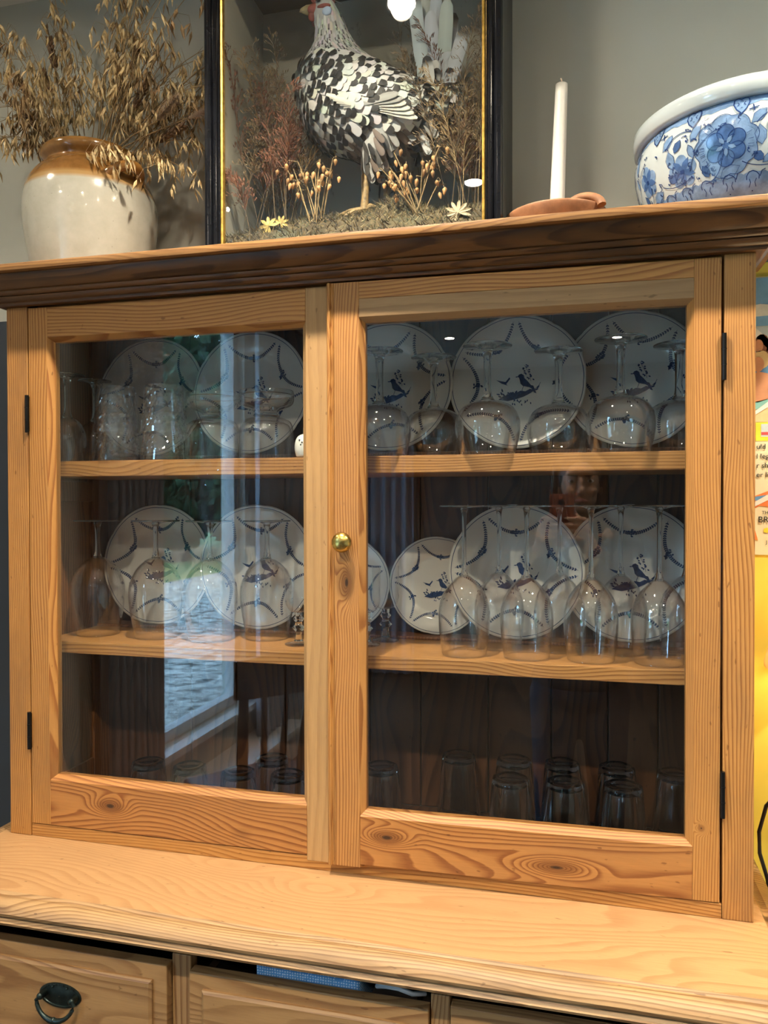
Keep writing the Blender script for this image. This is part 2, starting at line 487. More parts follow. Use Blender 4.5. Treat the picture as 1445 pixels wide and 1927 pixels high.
# ------------------------------------------------------------------ downlights (each carries its own spot)
M['lens'] = None
t = NT('lit_lamp_lens')
em = t.n('ShaderNodeEmission'); em.inputs[0].default_value = (1.0, 0.86, 0.66, 1); em.inputs[1].default_value = 300.0
t.l(em.outputs[0], t.out.inputs[0]); M['lens'] = t.m
WARM = (1.0, 0.86, 0.67)
def downlight(x, y, power, spread=92):
    r = empty('downlight', (x, y, ZCEIL), 'round recessed ceiling spotlight with pale rim', 'ceiling light', 'recessed ceiling spotlights')
    m = MB(); m.lathe([(0.030, -0.001), (0.034, -0.006), (0.044, -0.006), (0.046, -0.001)], 28)
    m.build('rim', 'white_paint', r, smooth=True)
    m = MB(); m.lathe([(0.0005, -0.004), (0.030, -0.004), (0.030, -0.001), (0.0005, -0.001)], 28)
    m.build('lens', 'lens', r)
    L = bpy.data.lights.new('spot', 'SPOT')
    L.energy = power; L.color = WARM; L.spot_size = math.radians(spread); L.spot_blend = 0.7
    L.shadow_soft_size = 0.024
    o = bpy.data.objects.new('spot', L); COL.objects.link(o)
    o.parent = r; o.location = (0, 0, -0.012)
for x, y, pw in ((0.617, -0.376, 80), (-0.36, -0.376, 9), (1.62, -0.376, 66), (0.646, -1.36, 74), (-0.30, -1.36, 16), (1.60, -1.36, 36),
                 (0.35, -2.65, 30), (1.45, -2.65, 30), (0.336, -3.955, 12), (1.434, -4.159, 12)):
    downlight(x, y, pw, 128 if y < -1 else 118)

# ================================================================== DRESSER TOP (glazed cabinet)
WC, HC, DC = 1.2377, 0.947, 0.270           # carcass width, height to the cornice, depth
cab = empty('glazed_cabinet', (0, 0, 0), 'honey pine dresser cabinet with two glazed doors and dark moulded cornice', 'cabinet')
P1, P2 = 0.0446, 1.1956                     # inner edges of the two front posts
bx('post', 'pine_v', cab, 0.0, P1 - 0.0012, 0.0, 0.028, 0.0, HC, 0.0015)
bx('post', 'pine_v', cab, P2 + 0.0008, WC, 0.0, 0.028, 0.0, HC, 0.0015)
bx('bottom_rail', 'pine_h', cab, P1, P2, 0.001, 0.028, 0.0, 0.0215, 0.001)
bx('top_rail', 'pine_h', cab, P1, P2, 0.026, 0.05, HC - 0.03, HC + 0.03, 0.001)
for x0, x1, s in ((0.0, 0.018, 1), (WC - 0.018, WC, -1)):
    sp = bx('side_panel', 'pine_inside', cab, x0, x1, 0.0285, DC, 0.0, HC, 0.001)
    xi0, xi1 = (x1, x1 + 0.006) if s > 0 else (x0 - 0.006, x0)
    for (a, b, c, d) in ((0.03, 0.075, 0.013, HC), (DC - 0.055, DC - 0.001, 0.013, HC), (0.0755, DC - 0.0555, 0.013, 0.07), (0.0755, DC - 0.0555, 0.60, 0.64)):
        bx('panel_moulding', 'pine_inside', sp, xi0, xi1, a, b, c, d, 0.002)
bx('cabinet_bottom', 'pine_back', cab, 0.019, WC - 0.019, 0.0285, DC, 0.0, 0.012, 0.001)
joints = [0.0185, 0.113, 0.217, 0.318, 0.425, 0.516, 0.602, 0.7025, 0.832, 0.948, 1.049, 1.135, WC - 0.0185]
for a, b in zip(joints[:-1], joints[1:]):
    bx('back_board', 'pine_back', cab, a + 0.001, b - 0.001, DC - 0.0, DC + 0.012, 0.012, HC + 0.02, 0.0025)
for z, th in ((0.674, 0.0285), (0.342, 0.0225)):
    bx('shelf', 'pine_shelf', cab, 0.0255, WC - 0.0255, 0.055, DC - 0.001, z - th, z, 0.0015)
bx('plate_rail', 'pine_inside', cab, 0.03, WC - 0.03, 0.2085, 0.268, 0.6742, 0.690, 0.002)
bx('plate_rail', 'pine_inside', cab, 0.03, WC - 0.03, 0.2185, 0.268, 0.3422, 0.348, 0.002)

# cornice: one moulded profile carried round front and both ends, mitred
def sweep_u(prof, x0, x1, yf, yb, caps=True):
    """prof: (d, z) with d = how far it stands out; returns front and end meshes"""
    front, ends, ends2 = MB(), MB(), MB()
    k = len(prof)
    st = []
    for d, z in prof:
        st.append([(x0 - d, yb, z), (x0 - d, yf - d, z), (x1 + d, yf - d, z), (x1 + d, yb, z)])
    for seg, mb in ((0, ends), (1, front), (2, ends)):
        vs = [st[i][seg] for i in range(k)] + [st[i][seg + 1] for i in range(k)]
        if seg == 2:
            mb = ends2
        mb.add(vs, [(i, i + 1, k + i + 1, k + i) for i in range(k - 1)])
    return front, ends, ends2
CP = [(0.0, 0.947), (0.011, 0.947), (0.0125, 0.9495), (0.0125, 0.952), (0.019, 0.9535), (0.0225, 0.957), (0.0235, 0.960), (0.0215, 0.9615),
      (0.0255, 0.9625), (0.0295, 0.9650), (0.0305, 0.9680), (0.0285, 0.9700), (0.0315, 0.9715), (0.0370, 0.9765), (0.0420, 0.9830), (0.0450, 0.9885),
      (0.0465, 0.9925), (0.0500, 0.9935)]
fr, en, en2 = sweep_u(CP, 0.0, WC, 0.0, 0.268)
co = fr.build('cornice', 'pine_dark', cab, smooth=True)
en.build('cornice_end', 'pine_dark_y', co, smooth=True)
en2.build('cornice_end', 'pine_dark_y', co, smooth=True)
bx('top_board', 'pine_edge', cab, -0.060, WC + 0.060, -0.060, YWALL - 0.003, 0.9937, 1.006, 0.003, smooth=True)

# doors -----------------------------------------------------------------
def stile(name, par, x0, x1, z0, z1, mat, inner, y0=0.0, y1=0.0235, ch=0.009):
    m = MB()
    if inner > 0:      # chamfer on the +x side
        pts = [(x0, y0), (x1, y0), (x1 + ch, y0 + 0.0115), (x1 + ch, y1), (x0, y1)]
    else:
        pts = [(x0, y0), (x1, y0), (x1, y1), (x0 - ch, y1), (x0 - ch, y0 + 0.0115)]
    m.prism(pts, 'z', z0, z1)
    return m.build(name, mat, par, bevel=0.0008)
def rail(name, par, x0, x1, z0, z1, mat, inner, y0=0.0, y1=0.0235, ch=0.008):
    m = MB()
    if inner > 0:      # chamfer on the upper edge
        pts = [(y0, z0), (y1, z0), (y1, z1 + ch), (y0 + 0.0115, z1 + ch), (y0, z1)]
    else:
        pts = [(y0, z0), (y0 + 0.0115, z0 - ch), (y1, z0 - ch), (y1, z1), (y0, z1)]
    m.prism(pts, 'x', x0, x1)
    return m.build(name, mat, par, bevel=0.0008)
def hinge(par, x, z):
    m = MB(); m.tube([(x, -0.004, z - 0.033), (x, -0.004, z + 0.033)], 0.0034, 10)
    for k in (-0.011, 0.011):
        m.tube([(x, -0.004, z + k - 0.0008), (x, -0.004, z + k + 0.0008)], 0.0039, 10)
    m.box(x - 0.0025, x + 0.0025, -0.002, 0.004, z - 0.031, z + 0.031)
    m.build('hinge', 'iron', par, smooth=True)
    
dl = empty('door', (0, 0, 0), parent=cab); dl['label'] = 'glazed pine door without a knob'
stile('stile', dl, P1 + 0.0012, 0.0836, 0.0230, 0.9440, 'pine_v', 1)
stile('stile', dl, 0.5690, 0.6060, 0.0140, 0.9440, 'pine_v_worn', -1)
rail('rail', dl, 0.0845, 0.5682, 0.8905, 0.9435, 'pine_h', -1)
rail('rail', dl, 0.0845, 0.5682, 0.0230, 0.1035, 'pine_rail_a', 1)
bx('glass_pane', 'pane', dl, 0.088, 0.564, 0.0120, 0.0150, 0.106, 0.887, 0)
hinge(dl, P1, 0.7560); hinge(dl, P1, 0.1900)

dr = empty('door', (P2 - 0.0008, 0, 0), parent=cab, rz=0.0225); dr['label'] = 'glazed pine door with brass knob, slightly ajar'
ox = -(P2 - 0.0008)
def X(v): return v + ox
stile('stile', dr, X(0.6205), X(0.6607), 0.0180, 0.9440, 'pine_knot_stile', 1)
m = MB(); m.prism([(X(0.6085), 0.001), (X(0.6105), -0.0015), (X(0.6140), -0.0015), (X(0.6158), 0.002), (X(0.6175), 0.002), (X(0.6203), 0.0), (X(0.6203), 0.014), (X(0.6085), 0.014)], 'z', 0.0175, 0.9445)
m.build('astragal_bead', 'pine_v', dr, bevel=0.0004)
stile('stile', dr, X(1.1570), X(1.1928), 0.0230, 0.9440, 'pine_hinge_stile', -1)
rail('rail', dr, X(0.6615), X(1.1562), 0.8885, 0.9170, 'pine_h_worn', -1)
bx('rail', 'pine_h', dr, X(0.6615), X(1.1562), 0.0, 0.0235, 0.9172, 0.9438, 0.0008)
rail('rail', dr, X(0.6615), X(1.1562), 0.0230, 0.1000, 'pine_rail_b', 1)
bx('glass_pane', 'pane', dr, X(0.664), X(1.153), 0.0120, 0.0150, 0.103, 0.885, 0)
hinge(dr, 0.0008, 0.8020); hinge(dr, 0.0008, 0.1800)
m = MB(); m.lathe([(0.0005, 0.026), (0.006, 0.0255), (0.0115, 0.0235), (0.0150, 0.0195), (0.0162, 0.0150), (0.0150, 0.0115), (0.0100, 0.0095), (0.0075, 0.0085), (0.0075, 0.003), (0.0105, 0.0015), (0.0105, 0.0)], 36)
kn = m.build('knob', 'brass', dr, smooth='all'); kn['label'] = 'round brass knob'
kn.rotation_euler = (PI / 2, 0, 0); kn.location = (X(0.6365), 0.0, 0.5345)

# ================================================================== DRESSER BASE
base = empty('dresser_base', (0, 0, ZFLOOR), 'pine dresser base with moulded worktop and a row of drawers', 'dresser')
BZ = -ZFLOOR
def bb(name, mat, x0, x1, y0, y1, z0, z1, bevel=0.0015, par=None):
    m = MB(); m.box(x0, x1, y0, y1, z0 + (BZ if par is None else 0), z1 + (BZ if par is None else 0))
    return m.build(name, mat, par or base, bevel=bevel)
WX0, WX1 = -0.0187, 1.2547
bb('worktop', 'pine_top', WX0, WX1, -0.178, YWALL - 0.004, -0.040, -0.0003, 0.0006)
WP = [(0.0, -0.0008), (0.0025, -0.0040), (0.0060, -0.0040), (0.0085, -0.0020), (0.0160, -0.0040), (0.0215, -0.0090), (0.0235, -0.0150), (0.0220, -0.0200), (0.0185, -0.0225),
      (0.0215, -0.0245), (0.0235, -0.0280), (0.0220, -0.0320), (0.0165, -0.0350), (0.0110, -0.0355), (0.0120, -0.0385), (0.0080, -0.0430), (0.0010, -0.0450), (-0.004, -0.0450)]
WP = [(d * 1.45, z * 1.06) for d, z in WP]
fr, en, en2 = sweep_u(WP, WX0, WX1, -0.178, YWALL - 0.004)
for mb, nm, mt in ((fr, 'worktop_moulding', 'pine_mould'), (en, 'end_moulding', 'pine_mould'), (en2, 'end_moulding', 'pine_mould')):
    mb.v = [(x, y, z + BZ) for x, y, z in mb.v]
    mb.build(nm, mt, base, smooth=True)
FY = -0.168
bb('top_rail', 'pine_base', 0.0, WC, FY, FY + 0.02, -0.062, -0.0405)
DIV = [(0.0, 0.035), (0.4202, 0.4498), (0.8050, 0.8310), (1.2000, WC)]
for a, b in DIV:
    bb('post', 'pine_base_v', a, b, FY - 0.001, FY + 0.02, -0.84, -0.0625)
for s, x0 in ((0, 0.0), (1, WC - 0.018)):
    bb('side_panel', 'pine_base_v', x0, x0 + 0.018, FY + 0.0205, YWALL - 0.004, -0.84, -0.0405)
bb('back_panel', 'dark_gap', 0.0185, WC - 0.0185, YWALL - 0.016, YWALL - 0.005, -0.84, -0.0405)
bb('drawer_floor', 'dark_gap', 0.0185, WC - 0.0185, FY + 0.021, YWALL - 0.017, -0.262, -0.25)
bb('middle_rail', 'pine_base', 0.0355, 1.1995, FY, FY + 0.02, -0.275, -0.250)
bb('plinth', 'pine_base', 0.0, WC, FY - 0.006, FY + 0.03, -0.85, -0.79)
for (a, b) in ((0.0355, 0.4197), (0.4503, 0.8045), (0.8315, 1.1995)):
    d = bb('cupboard_door', 'pine_base_v', a + 0.002, b - 0.002, FY - 0.001, FY + 0.018, -0.785, -0.278)
    
def drawer(x0, x1, ztop, zbot, yf, handle, tilt=0.0):
    d = empty('drawer', ((x0 + x1) / 2, yf, BZ + (ztop + zbot) / 2), parent=base)
    w, h = (x1 - x0) / 2, (ztop - zbot) / 2
    d.rotation_euler = (0, tilt, 0)
    bx('drawer_front', 'pine_base', d, -w, w, 0.004, 0.022, -h, h, 0.002)
    # raised field with a sloping border
    m = MB()
    iw, ih, jw, jh = w - 0.022, h - 0.022, w - 0.026, h - 0.026
    vs = [(-iw, 0.004, -ih), (iw, 0.004, -ih), (iw, 0.004, ih), (-iw, 0.004, ih), (-iw, 0.0, -ih), (iw, 0.0, -ih), (iw, 0.0, ih), (-iw, 0.0, ih),
          (-jw, -0.003, -jh), (jw, -0.003, -jh), (jw, -0.003, jh), (-jw, -0.003, jh)]
    m.add(vs, [(0, 1, 5, 4), (1, 2, 6, 5), (2, 3, 7, 6), (3, 0, 4, 7), (4, 5, 9, 8), (5, 6, 10, 9), (6, 7, 11, 10), (7, 4, 8, 11), (8, 9, 10, 11)])
    m.build('raised_field', 'pine_base', d)
    for s in (-1, 1):
        bx('drawer_side', 'dark_gap', d, s * (w - 0.012) - 0.006, s * (w - 0.012) + 0.006, 0.0225, 0.30, -h, h - 0.02, 0)
    if handle is not None:
        hx, hz = handle
        m = MB()
        n = 40
        out = [(0.036 * math.cos(2 * PI * i / n), 0.0185 * math.sin(2 * PI * i / n)) for i in range(n)]
        vs, fs = [], []
        for sc, y in ((1.0, -0.0032), (0.98, -0.0052), (0.86, -0.0055), (0.82, -0.0042), (0.72, -0.0042), (0.40, -0.0060), (0.02, -0.0064)):
            vs += [(hx + p * sc, y, hz + q * sc) for p, q in out]
        for r_ in range(6):
            for i in range(n):
                fs.append((r_ * n + i, r_ * n + (i + 1) % n, (r_ + 1) * n + (i + 1) % n, (r_ + 1) * n + i))
        m.add(vs, fs)
        for s in (-1, 1):
            m.tube([(hx + s * 0.027, -0.004, hz + 0.001), (hx + s * 0.027, -0.0135, hz + 0.001)], [0.006, 0.0048], 12)
            m.ellipsoid((hx + s * 0.027, -0.0145, hz + 0.001), (0.0052, 0.0045, 0.0052), 12, 8)
            m.ellipsoid((hx + s * 0.012, -0.0055, hz + 0.0125), (0.0022, 0.002, 0.0022), 8, 6)
        for i in range(9):
            a = PI * (0.25 + 0.5 * i / 8)
            m.ellipsoid((hx + 0.0335 * math.cos(a), -0.0054, hz + 0.0165 * math.sin(a)), (0.0013, 0.0013, 0.0013), 6, 4)
        pts = []
        for i in range(17):
            a = PI + PI * i / 16
            pts.append((hx + 0.0325 * math.cos(a) * (1.0 if 0 < i < 16 else 0.86), -0.0155 - 0.004 * math.sin(PI * i / 16), hz + 0.002 + 0.031 * math.sin(a)))
        rr = [0.0030 + 0.0016 * math.exp(-((i - 8) / 2.2) ** 2) for i in range(17)]
        m.tube(pts, rr, 10)
        m.ellipsoid((hx, -0.0195, hz - 0.029), (0.0032, 0.0050, 0.0058), 10, 8)
        hd = m.build('drop_handle', 'bronze', d, smooth=True)
        hd['label'] = 'black bronze drop handle on an oval plate'
    return d
drawer(0.037, 0.4185, -0.0745, -0.248, -0.186, (0.018, 0.022))
drawer(0.4515, 0.8035, -0.0800, -0.248, -0.181, (0.0, 0.005))
drawer(0.8325, 1.1985, -0.0705, -0.248, -0.180, (0.0, 0.018))
# what shows in the open gap of the middle drawer
m = MB()
n = 24
vs, fs = [], []
for i in range(n + 1):
    for j in range(5):
        x = 0.545 + 0.155 * i / n
        y = -0.150 + 0.03 * j
        z = -0.0705 - 0.006 * (i / n) + 0.003 * math.sin(i * 0.9 + j) - 0.002 * j
        vs.append((x, y, z))
k = len(vs)
vs += [(x, y, -0.20) for x, y, z in vs]
for i in range(n):
    for j in range(4):
        fs.append((i * 5 + j, i * 5 + j + 1, (i + 1) * 5 + j + 1, (i + 1) * 5 + j))
for i in range(n):
    fs.append((i * 5, (i + 1) * 5, k + (i + 1) * 5, k + i * 5))
for j in range(4):
    fs.append((j, k + j, k + j + 1, j + 1)); fs.append((n * 5 + j, n * 5 + j + 1, k + n * 5 + j + 1, k + n * 5 + j))
m.add(vs, fs)
t = NT('blue_dotted_cloth')
vo = t.n('ShaderNodeTexVoronoi'); t.l(t.coord(), vo.inputs[0]); vo.inputs['Scale'].default_value = 260; vo.inputs['Randomness'].default_value = 0.2
t.principled(t.mix(t.ramp(vo.outputs['Distance'], [(0.28, (1, 1, 1)), (0.36, (0, 0, 0))]), (0.10, 0.30, 0.58), (0.55, 0.68, 0.80)), 0.8)
M['cloth'] = t.m
tag(m.build('folded_cloth', 'cloth', smooth='all'), 'blue dotted cloth showing in the gap of the open drawer', 'cloth')
M['cable_white'] = plain('white_cable', (0.55, 0.55, 0.53), 0.5)
m = MB(); m.tube([(0.720, -0.13, -0.0895), (0.735, -0.142, -0.0800), (0.755, -0.147, -0.0770), (0.775, -0.145, -0.0830), (0.79, -0.13, -0.0895)], 0.0032, 8)
tag(m.build('charging_cable', 'cable_white', smooth=True), 'white cable curled in the middle drawer beside blue cloth', 'cable')
m = MB(); m.box(0.715, 0.780, -0.150, 0.0, -0.115, -0.0935)
tag(m.build('cardboard_box', 'dark_gap', bevel=0.002), 'dark box lying in the middle drawer under white cable', 'box')
# ================================================================== PLATES
def leaf(mb, p, ang, ln, wd, lift):
    """flat printed leaf: p centre (x, y), direction ang; lift(x, y) -> height"""
    c, s = math.cos(ang), math.sin(ang)
    pts = [(-0.5, 0), (-0.15, 0.5), (0.2, 0.42), (0.5, 0), (0.2, -0.42), (-0.15, -0.5)]
    vs = []
    for a, b in pts:
        x = p[0] + a * ln * c - b * wd * s
        y = p[1] + a * ln * s + b * wd * c
        vs.append((x, y, lift(x, y)))
    mb.add(vs, [(0, 1, 2, 3, 4, 5)])
def ribbon(mb, pts, wd, lift):
    vs, fs = [], []
    n = len(pts)
    for i, (x, y) in enumerate(pts):
        a, b = pts[max(i - 1, 0)], pts[min(i + 1, n - 1)]
        dx, dy = b[0] - a[0], b[1] - a[1]
        L = math.hypot(dx, dy) or 1
        w = wd[i] if isinstance(wd, list) else wd
        for s in (-1, 1):
            X_, Y_ = x - s * dy / L * w / 2, y + s * dx / L * w / 2
            vs.append((X_, Y_, lift(X_, Y_)))
    for i in range(n - 1):
        fs.append((2 * i, 2 * i + 1, 2 * i + 3, 2 * i + 2))
    mb.add(vs, fs)

def plate_meshes(D):
    Rr = D / 2
    prof = [(0.0, 0.0042), (0.40, 0.0042), (0.56, 0.0045), (0.62, 0.0065), (0.66, 0.0105), (0.70, 0.0125), (0.85, 0.0160), (0.975, 0.0195), (1.0, 0.0195),
            (1.0, 0.0178), (0.97, 0.0168), (0.70, 0.0090), (0.60, 0.0015), (0.50, 0.0005), (0.0, 0.0008)]
    sc = D / 0.245
    def wob(th, i):
        r = prof[i][0]
        if r < 0.75: return 1.0
        k = abs(math.sin(th * 3.0 + 0.2))
        return 1.0 - 0.016 * (r - 0.75) / 0.25 * (1 - k ** 0.35)
    m = MB(); m.lathe([(max(r * Rr, 0.0004), z * sc) for r, z in prof], 96, rad=wob)
    body = m.mesh('dish', smooth='all')
    def lift(x, y):
        r = math.hypot(x, y) / Rr
        for (r0, z0), (r1, z1) in zip(prof[:8], prof[1:9]):
            if r <= r1:
                return (z0 + (z1 - z0) * (r - r0) / (r1 - r0 + 1e-9)) * sc + 0.0010
        return prof[8][1] * sc + 0.0010
    g = MB()
    rr = random.Random(3)
    # rim line
    n = 120
    ring = []
    for i in range(n + 1):
        th = 2 * PI * i / n
        k = abs(math.sin(th * 3.0 + 0.2))
        q = Rr * 0.955 * (1 - 0.014 * (1 - k ** 0.35))
        ring.append((q * math.cos(th), q * math.sin(th)))
    ribbon(g, ring, 0.0011 * sc, lift)
    # six swags of leaves between points on the rim
    for s in range(6):
        a0, a1 = PI / 6 + s * PI / 3 + PI / 2 * 0, PI / 6 + (s + 1) * PI / 3
        p0 = (0.90 * Rr * math.cos(a0 + 0.045), 0.90 * Rr * math.sin(a0 + 0.045))
        p1 = (0.90 * Rr * math.cos(a1 - 0.045), 0.90 * Rr * math.sin(a1 - 0.045))
        am = (a0 + a1) / 2
        c = (0.36 * Rr * math.cos(am), 0.36 * Rr * math.sin(am))
        pts = []
        N = 30
        for i in range(N + 1):
            u = i / N
            pts.append(tuple((1 - u) ** 2 * p0[k] + 2 * u * (1 - u) * c[k] + u * u * p1[k] for k in (0, 1)))
        ribbon(g, pts, 0.0006 * sc, lift)
        for i in range(1, N):
            dx, dy = pts[i + 1][0] - pts[i - 1][0], pts[i + 1][1] - pts[i - 1][1]
            an = math.atan2(dy, dx)
            mid = 1 - abs(i / N - 0.5) * 2
            w = (0.0032 + 0.0010 * mid) * sc
            for sg in (-1, 1):
                leaf(g, (pts[i][0] - sg * math.sin(an) * w * 0.42, pts[i][1] + sg * math.cos(an) * w * 0.42), an + sg * 0.6 * (1 if i < N / 2 else -1), 0.0042 * sc, w * 0.66, lift)
        for i in range(16):
            leaf(g, (pts[N // 2][0] + rr.uniform(-1, 1) * 0.0075 * sc, pts[N // 2][1] + rr.uniform(-1, 1) * 0.0055 * sc), rr.uniform(0, 6.3), 0.0055 * sc, 0.0030 * sc, lift)
    # bird on a flowering bank
    garl = g.mesh('blue_garland', merge=False)
    g = MB()
    q = 0.00142 * sc
    def L(pts, close=True):
        g.add([(x * q, y * q, lift(x * q, y * q) + 0.0001) for x, y in pts], [tuple(range(len(pts)))])
    L([(-22, -21), (-19, -17), (-13, -15), (-8, -12), (-2, -13), (4, -10), (10, -11), (16, -8), (22, -10), (16, -14), (8, -18), (-2, -21), (-12, -23)])
    L([(0, 8), (2, 11), (5, 12), (8, 10), (9, 6), (13, 2), (17, -3), (20, -9), (15, -6), (11, -5), (7, -4), (4, -1), (3, 4), (2, 7)])
    L([(0, 9), (-3, 8), (0, 7)])
    L([(16, -3), (20, -4), (24, -14), (21, -13), (18, -8)])
    for sg, x0, y0 in ((1, -18, 0),):
        L([(x0 - 5, y0 + 1), (x0 + 1, y0 - 1), (x0 + 6, y0 - 3), (x0 + 4, y0 - 1), (x0 + 9, y0 + 6), (x0 + 8, y0 + 8), (x0 + 3, y0 + 2), (x0 - 6, y0 + 4), (x0 - 9, y0 + 5), (x0 - 2, y0 + 0)])
    ribbon(g, [(8 * q, -4 * q), (6 * q, -9 * q), (7 * q, -13 * q)], 0.0009 * sc, lift)
    ribbon(g, [(17 * q, 2 * q), (16 * q, 9 * q), (12 * q, 17 * q), (9 * q, 23 * q)], 0.0006 * sc, lift)
    ribbon(g, [(20 * q, -10 * q), (27 * q, -4 * q), (29 * q, 0)], 0.0008 * sc, lift)
    for i in range(16):
        u = i / 15
        leaf(g, ((17 - 8 * u + rr.uniform(-4, 4)) * q, (4 + 19 * u) * q), rr.uniform(-0.6, 3.4), 0.0046 * sc, 0.0026 * sc, lift)
    for i in range(30):
        leaf(g, (rr.uniform(-14, 12) * q, rr.uniform(-17, -11) * q), rr.uniform(0, 3.1), 0.0050 * sc, 0.0030 * sc, lift)
    for i in range(14):
        leaf(g, (rr.uniform(-6, 18) * q, rr.uniform(-30, -21) * q), rr.uniform(-2.5, -0.5), 0.0050 * sc, 0.0022 * sc, lift)
    for x, y, an in ((-17, -15, 2.2), (-20, -13, 2.0), (-22, -17, 2.7), (-19, -9, 1.9), (-24, -14, 2.9), (-21, -20, 0.4), (26, -6, 0.9), (24, -9, 0.3)):
        leaf(g, (x * q, y * q), an, 0.0080 * sc, 0.0030 * sc, lift)
    deco = g.mesh('bird_motif', merge=False)
    return body, garl, deco
PM = {}
for D in (0.245, 0.184):
    b, gl_, d = plate_meshes(D)
    b.materials.append(M['china']); d.materials.append(M['cobalt']); gl_.materials.append(M['cobalt'])
    PM[D] = (b, gl_, d)
def plate(x, yb, zb, D, spin, lean, label, group):
    """stands on its rim at (yb, zb) and leans back"""
    th = PI / 2 - lean
    r = D / 2 * 0.995
    # local z (plate normal) points towards the room (-y), tipped up by lean
    e = empty('dinner_plate' if D > 0.2 else 'side_plate', (0, 0, 0), label, 'plate', group)
    e.rotation_mode = 'XYZ'
    e.rotation_euler = (th, 0, 0)
    off = Vector((0, math.cos(th) * r, math.sin(th) * r))
    e.location = (x, yb + off.y, zb + off.z)
    for nm, me in zip(('dish', 'blue_garland', 'bird_motif'), PM[D]):
        o = bpy.data.objects.new(nm, me); COL.objects.link(o); o.parent = e; o.rotation_euler = (0, 0, spin if nm != 'bird_motif' else 0.0)
        if nm != 'dish': o['kind'] = 'stuff'
GU, GM, GS = 'dinner plates on the top shelf', 'dinner plates on the middle shelf', 'side plates on the middle shelf'
LU = 'blue and white dinner plate standing at the back of the top shelf'
LMp = 'blue and white dinner plate behind the wine glasses on the middle shelf'
for x, yb, sp in ((0.1475, 0.241, 0.50), (0.372, 0.230, 0.53), (0.652, 0.222, 0.62), (0.889, 0.2275, 0.02), (1.0890, 0.2450, 0.36)):
    plate(x, yb, 0.6908 if yb < 0.3 else 0.675, 0.245, sp, 0.10, LU, GU)
for x, yb, sp in ((0.160, 0.245, 0.56), (0.384, 0.236, 0.48), (0.886, 0.2390, 0.52), (1.088, 0.2545, 0.51)):
    plate(x, yb, 0.3485, 0.245, sp, 0.058, LMp, GM)
plate(0.5565, 0.251, 0.3485, 0.184, 0.9, 0.07, 'small blue and white plate, half hidden behind the brass-knobbed stile', GS)
plate(0.7385, 0.2555, 0.3485, 0.184, 0.42, 0.06, 'small blue and white plate between cut goblet and large plate', GS)

# ================================================================== GLASSES
def shell(prof, t):
    """closed double wall from an outer profile"""
    return prof + [(max(r - t, 0.0004), z) for r, z in reversed(prof)]
def flip(prof, H):
    return [(r, H - z) for r, z in prof]
def lathe_mesh(name, prof, mat, n=36, rad=None, smooth='all'):
    m = MB(); m.lathe(prof, n, rad=rad)
    me = m.mesh(name, smooth=smooth); me.materials.append(M[mat]); return me
def smoothp(pts, k=4):
    """Catmull-Rom through the profile points"""
    out = []
    for i in range(len(pts) - 1):
        p0, p1, p2, p3 = pts[max(i - 1, 0)], pts[i], pts[i + 1], pts[min(i + 2, len(pts) - 1)]
        for j in range(k):
            u = j / k
            out.append(tuple(0.5 * (2 * p1[a] + (p2[a] - p0[a]) * u + (2 * p0[a] - 5 * p1[a] + 4 * p2[a] - p3[a]) * u * u + (3 * p1[a] - p0[a] - 3 * p2[a] + p3[a]) * u ** 3) for a in (0, 1)))
    out.append(pts[-1])
    return [(max(r, 0.0004), z) for r, z in out]

def glass_kind(H, foot_r, stem_r, zstem, bowl, upside=True):
    """H height, zstem where bowl starts, bowl: outer profile upward from the stem"""
    fl = (lambda p: flip(p, H)) if upside else (lambda p: p)
    parts = []
    b = smoothp(bowl, 4)
    inner = [(max(r - 0.0012, 0.0004), z + (0.0012 if i < 6 else 0)) for i, (r, z) in enumerate(b)]
    parts.append(('bowl', lathe_mesh('bowl', fl(b + [(b[-1][0] - 0.0006, b[-1][1] + 0.0005)] + inner[::-1]), 'bowl_glass', 48)))
    st = smoothp([(stem_r * 1.9, 0.0052), (stem_r * 1.25, 0.014), (stem_r, 0.03), (stem_r, zstem - 0.022), (stem_r * 1.3, zstem - 0.008), (stem_r * 2.1, zstem + 0.0015)], 3)
    st = [(0.0004, 0.0050)] + st + [(0.0004, zstem + 0.0018)]
    parts.append(('stem', lathe_mesh('stem', fl(st), 'stem_glass', 20)))
    ft = [(0.0004, 0.0), (foot_r * 0.96, 0.0), (foot_r * 0.99, 0.0006), (foot_r, 0.0014), (foot_r * 0.985, 0.0024), (foot_r * 0.94, 0.0027), (foot_r * 0.5, 0.0036), (stem_r * 2.2, 0.0060), (0.0004, 0.0062)]
    parts.append(('foot', lathe_mesh('foot', fl(ft), 'stem_glass', 40)))
    return parts
def put(name, kind, x, y, z, label, group, cat='glass', rz=0.0, tip=0.0):
    e = empty(name, (x, y, z), label, cat, group, rz=rz)
    if tip: e.rotation_euler = (0, tip, rz)
    for nm, me in kind:
        o = bpy.data.objects.new(nm, me); COL.objects.link(o); o.parent = e
    return e
ZU, ZM, ZB = 0.6752, 0.3432, 0.0125
tall = glass_kind(0.249, 0.0422, 0.0036, 0.118, [(0.0070, 0.118), (0.0150, 0.123), (0.0300, 0.140), (0.0395, 0.158), (0.0432, 0.180), (0.0425, 0.205), (0.0400, 0.230), (0.0375, 0.249)])
for x, y in ((0.8110, 0.1030), (0.9140, 0.1030), (1.0160, 0.1030), (1.1200, 0.1030)):
    put('wine_glass', tall, x, y, ZM, 'tall clear wine glass upside down in the front row before dinner plates', 'tall wine glasses in the front row')
for x, y in ((0.8620, 0.1755), (0.9650, 0.1750), (1.0660, 0.1760), (1.1690, 0.1775)):
    put('wine_glass', tall, x, y, ZM, 'tall clear wine glass upside down in the back row before dinner plates', 'tall wine glasses in the back row')
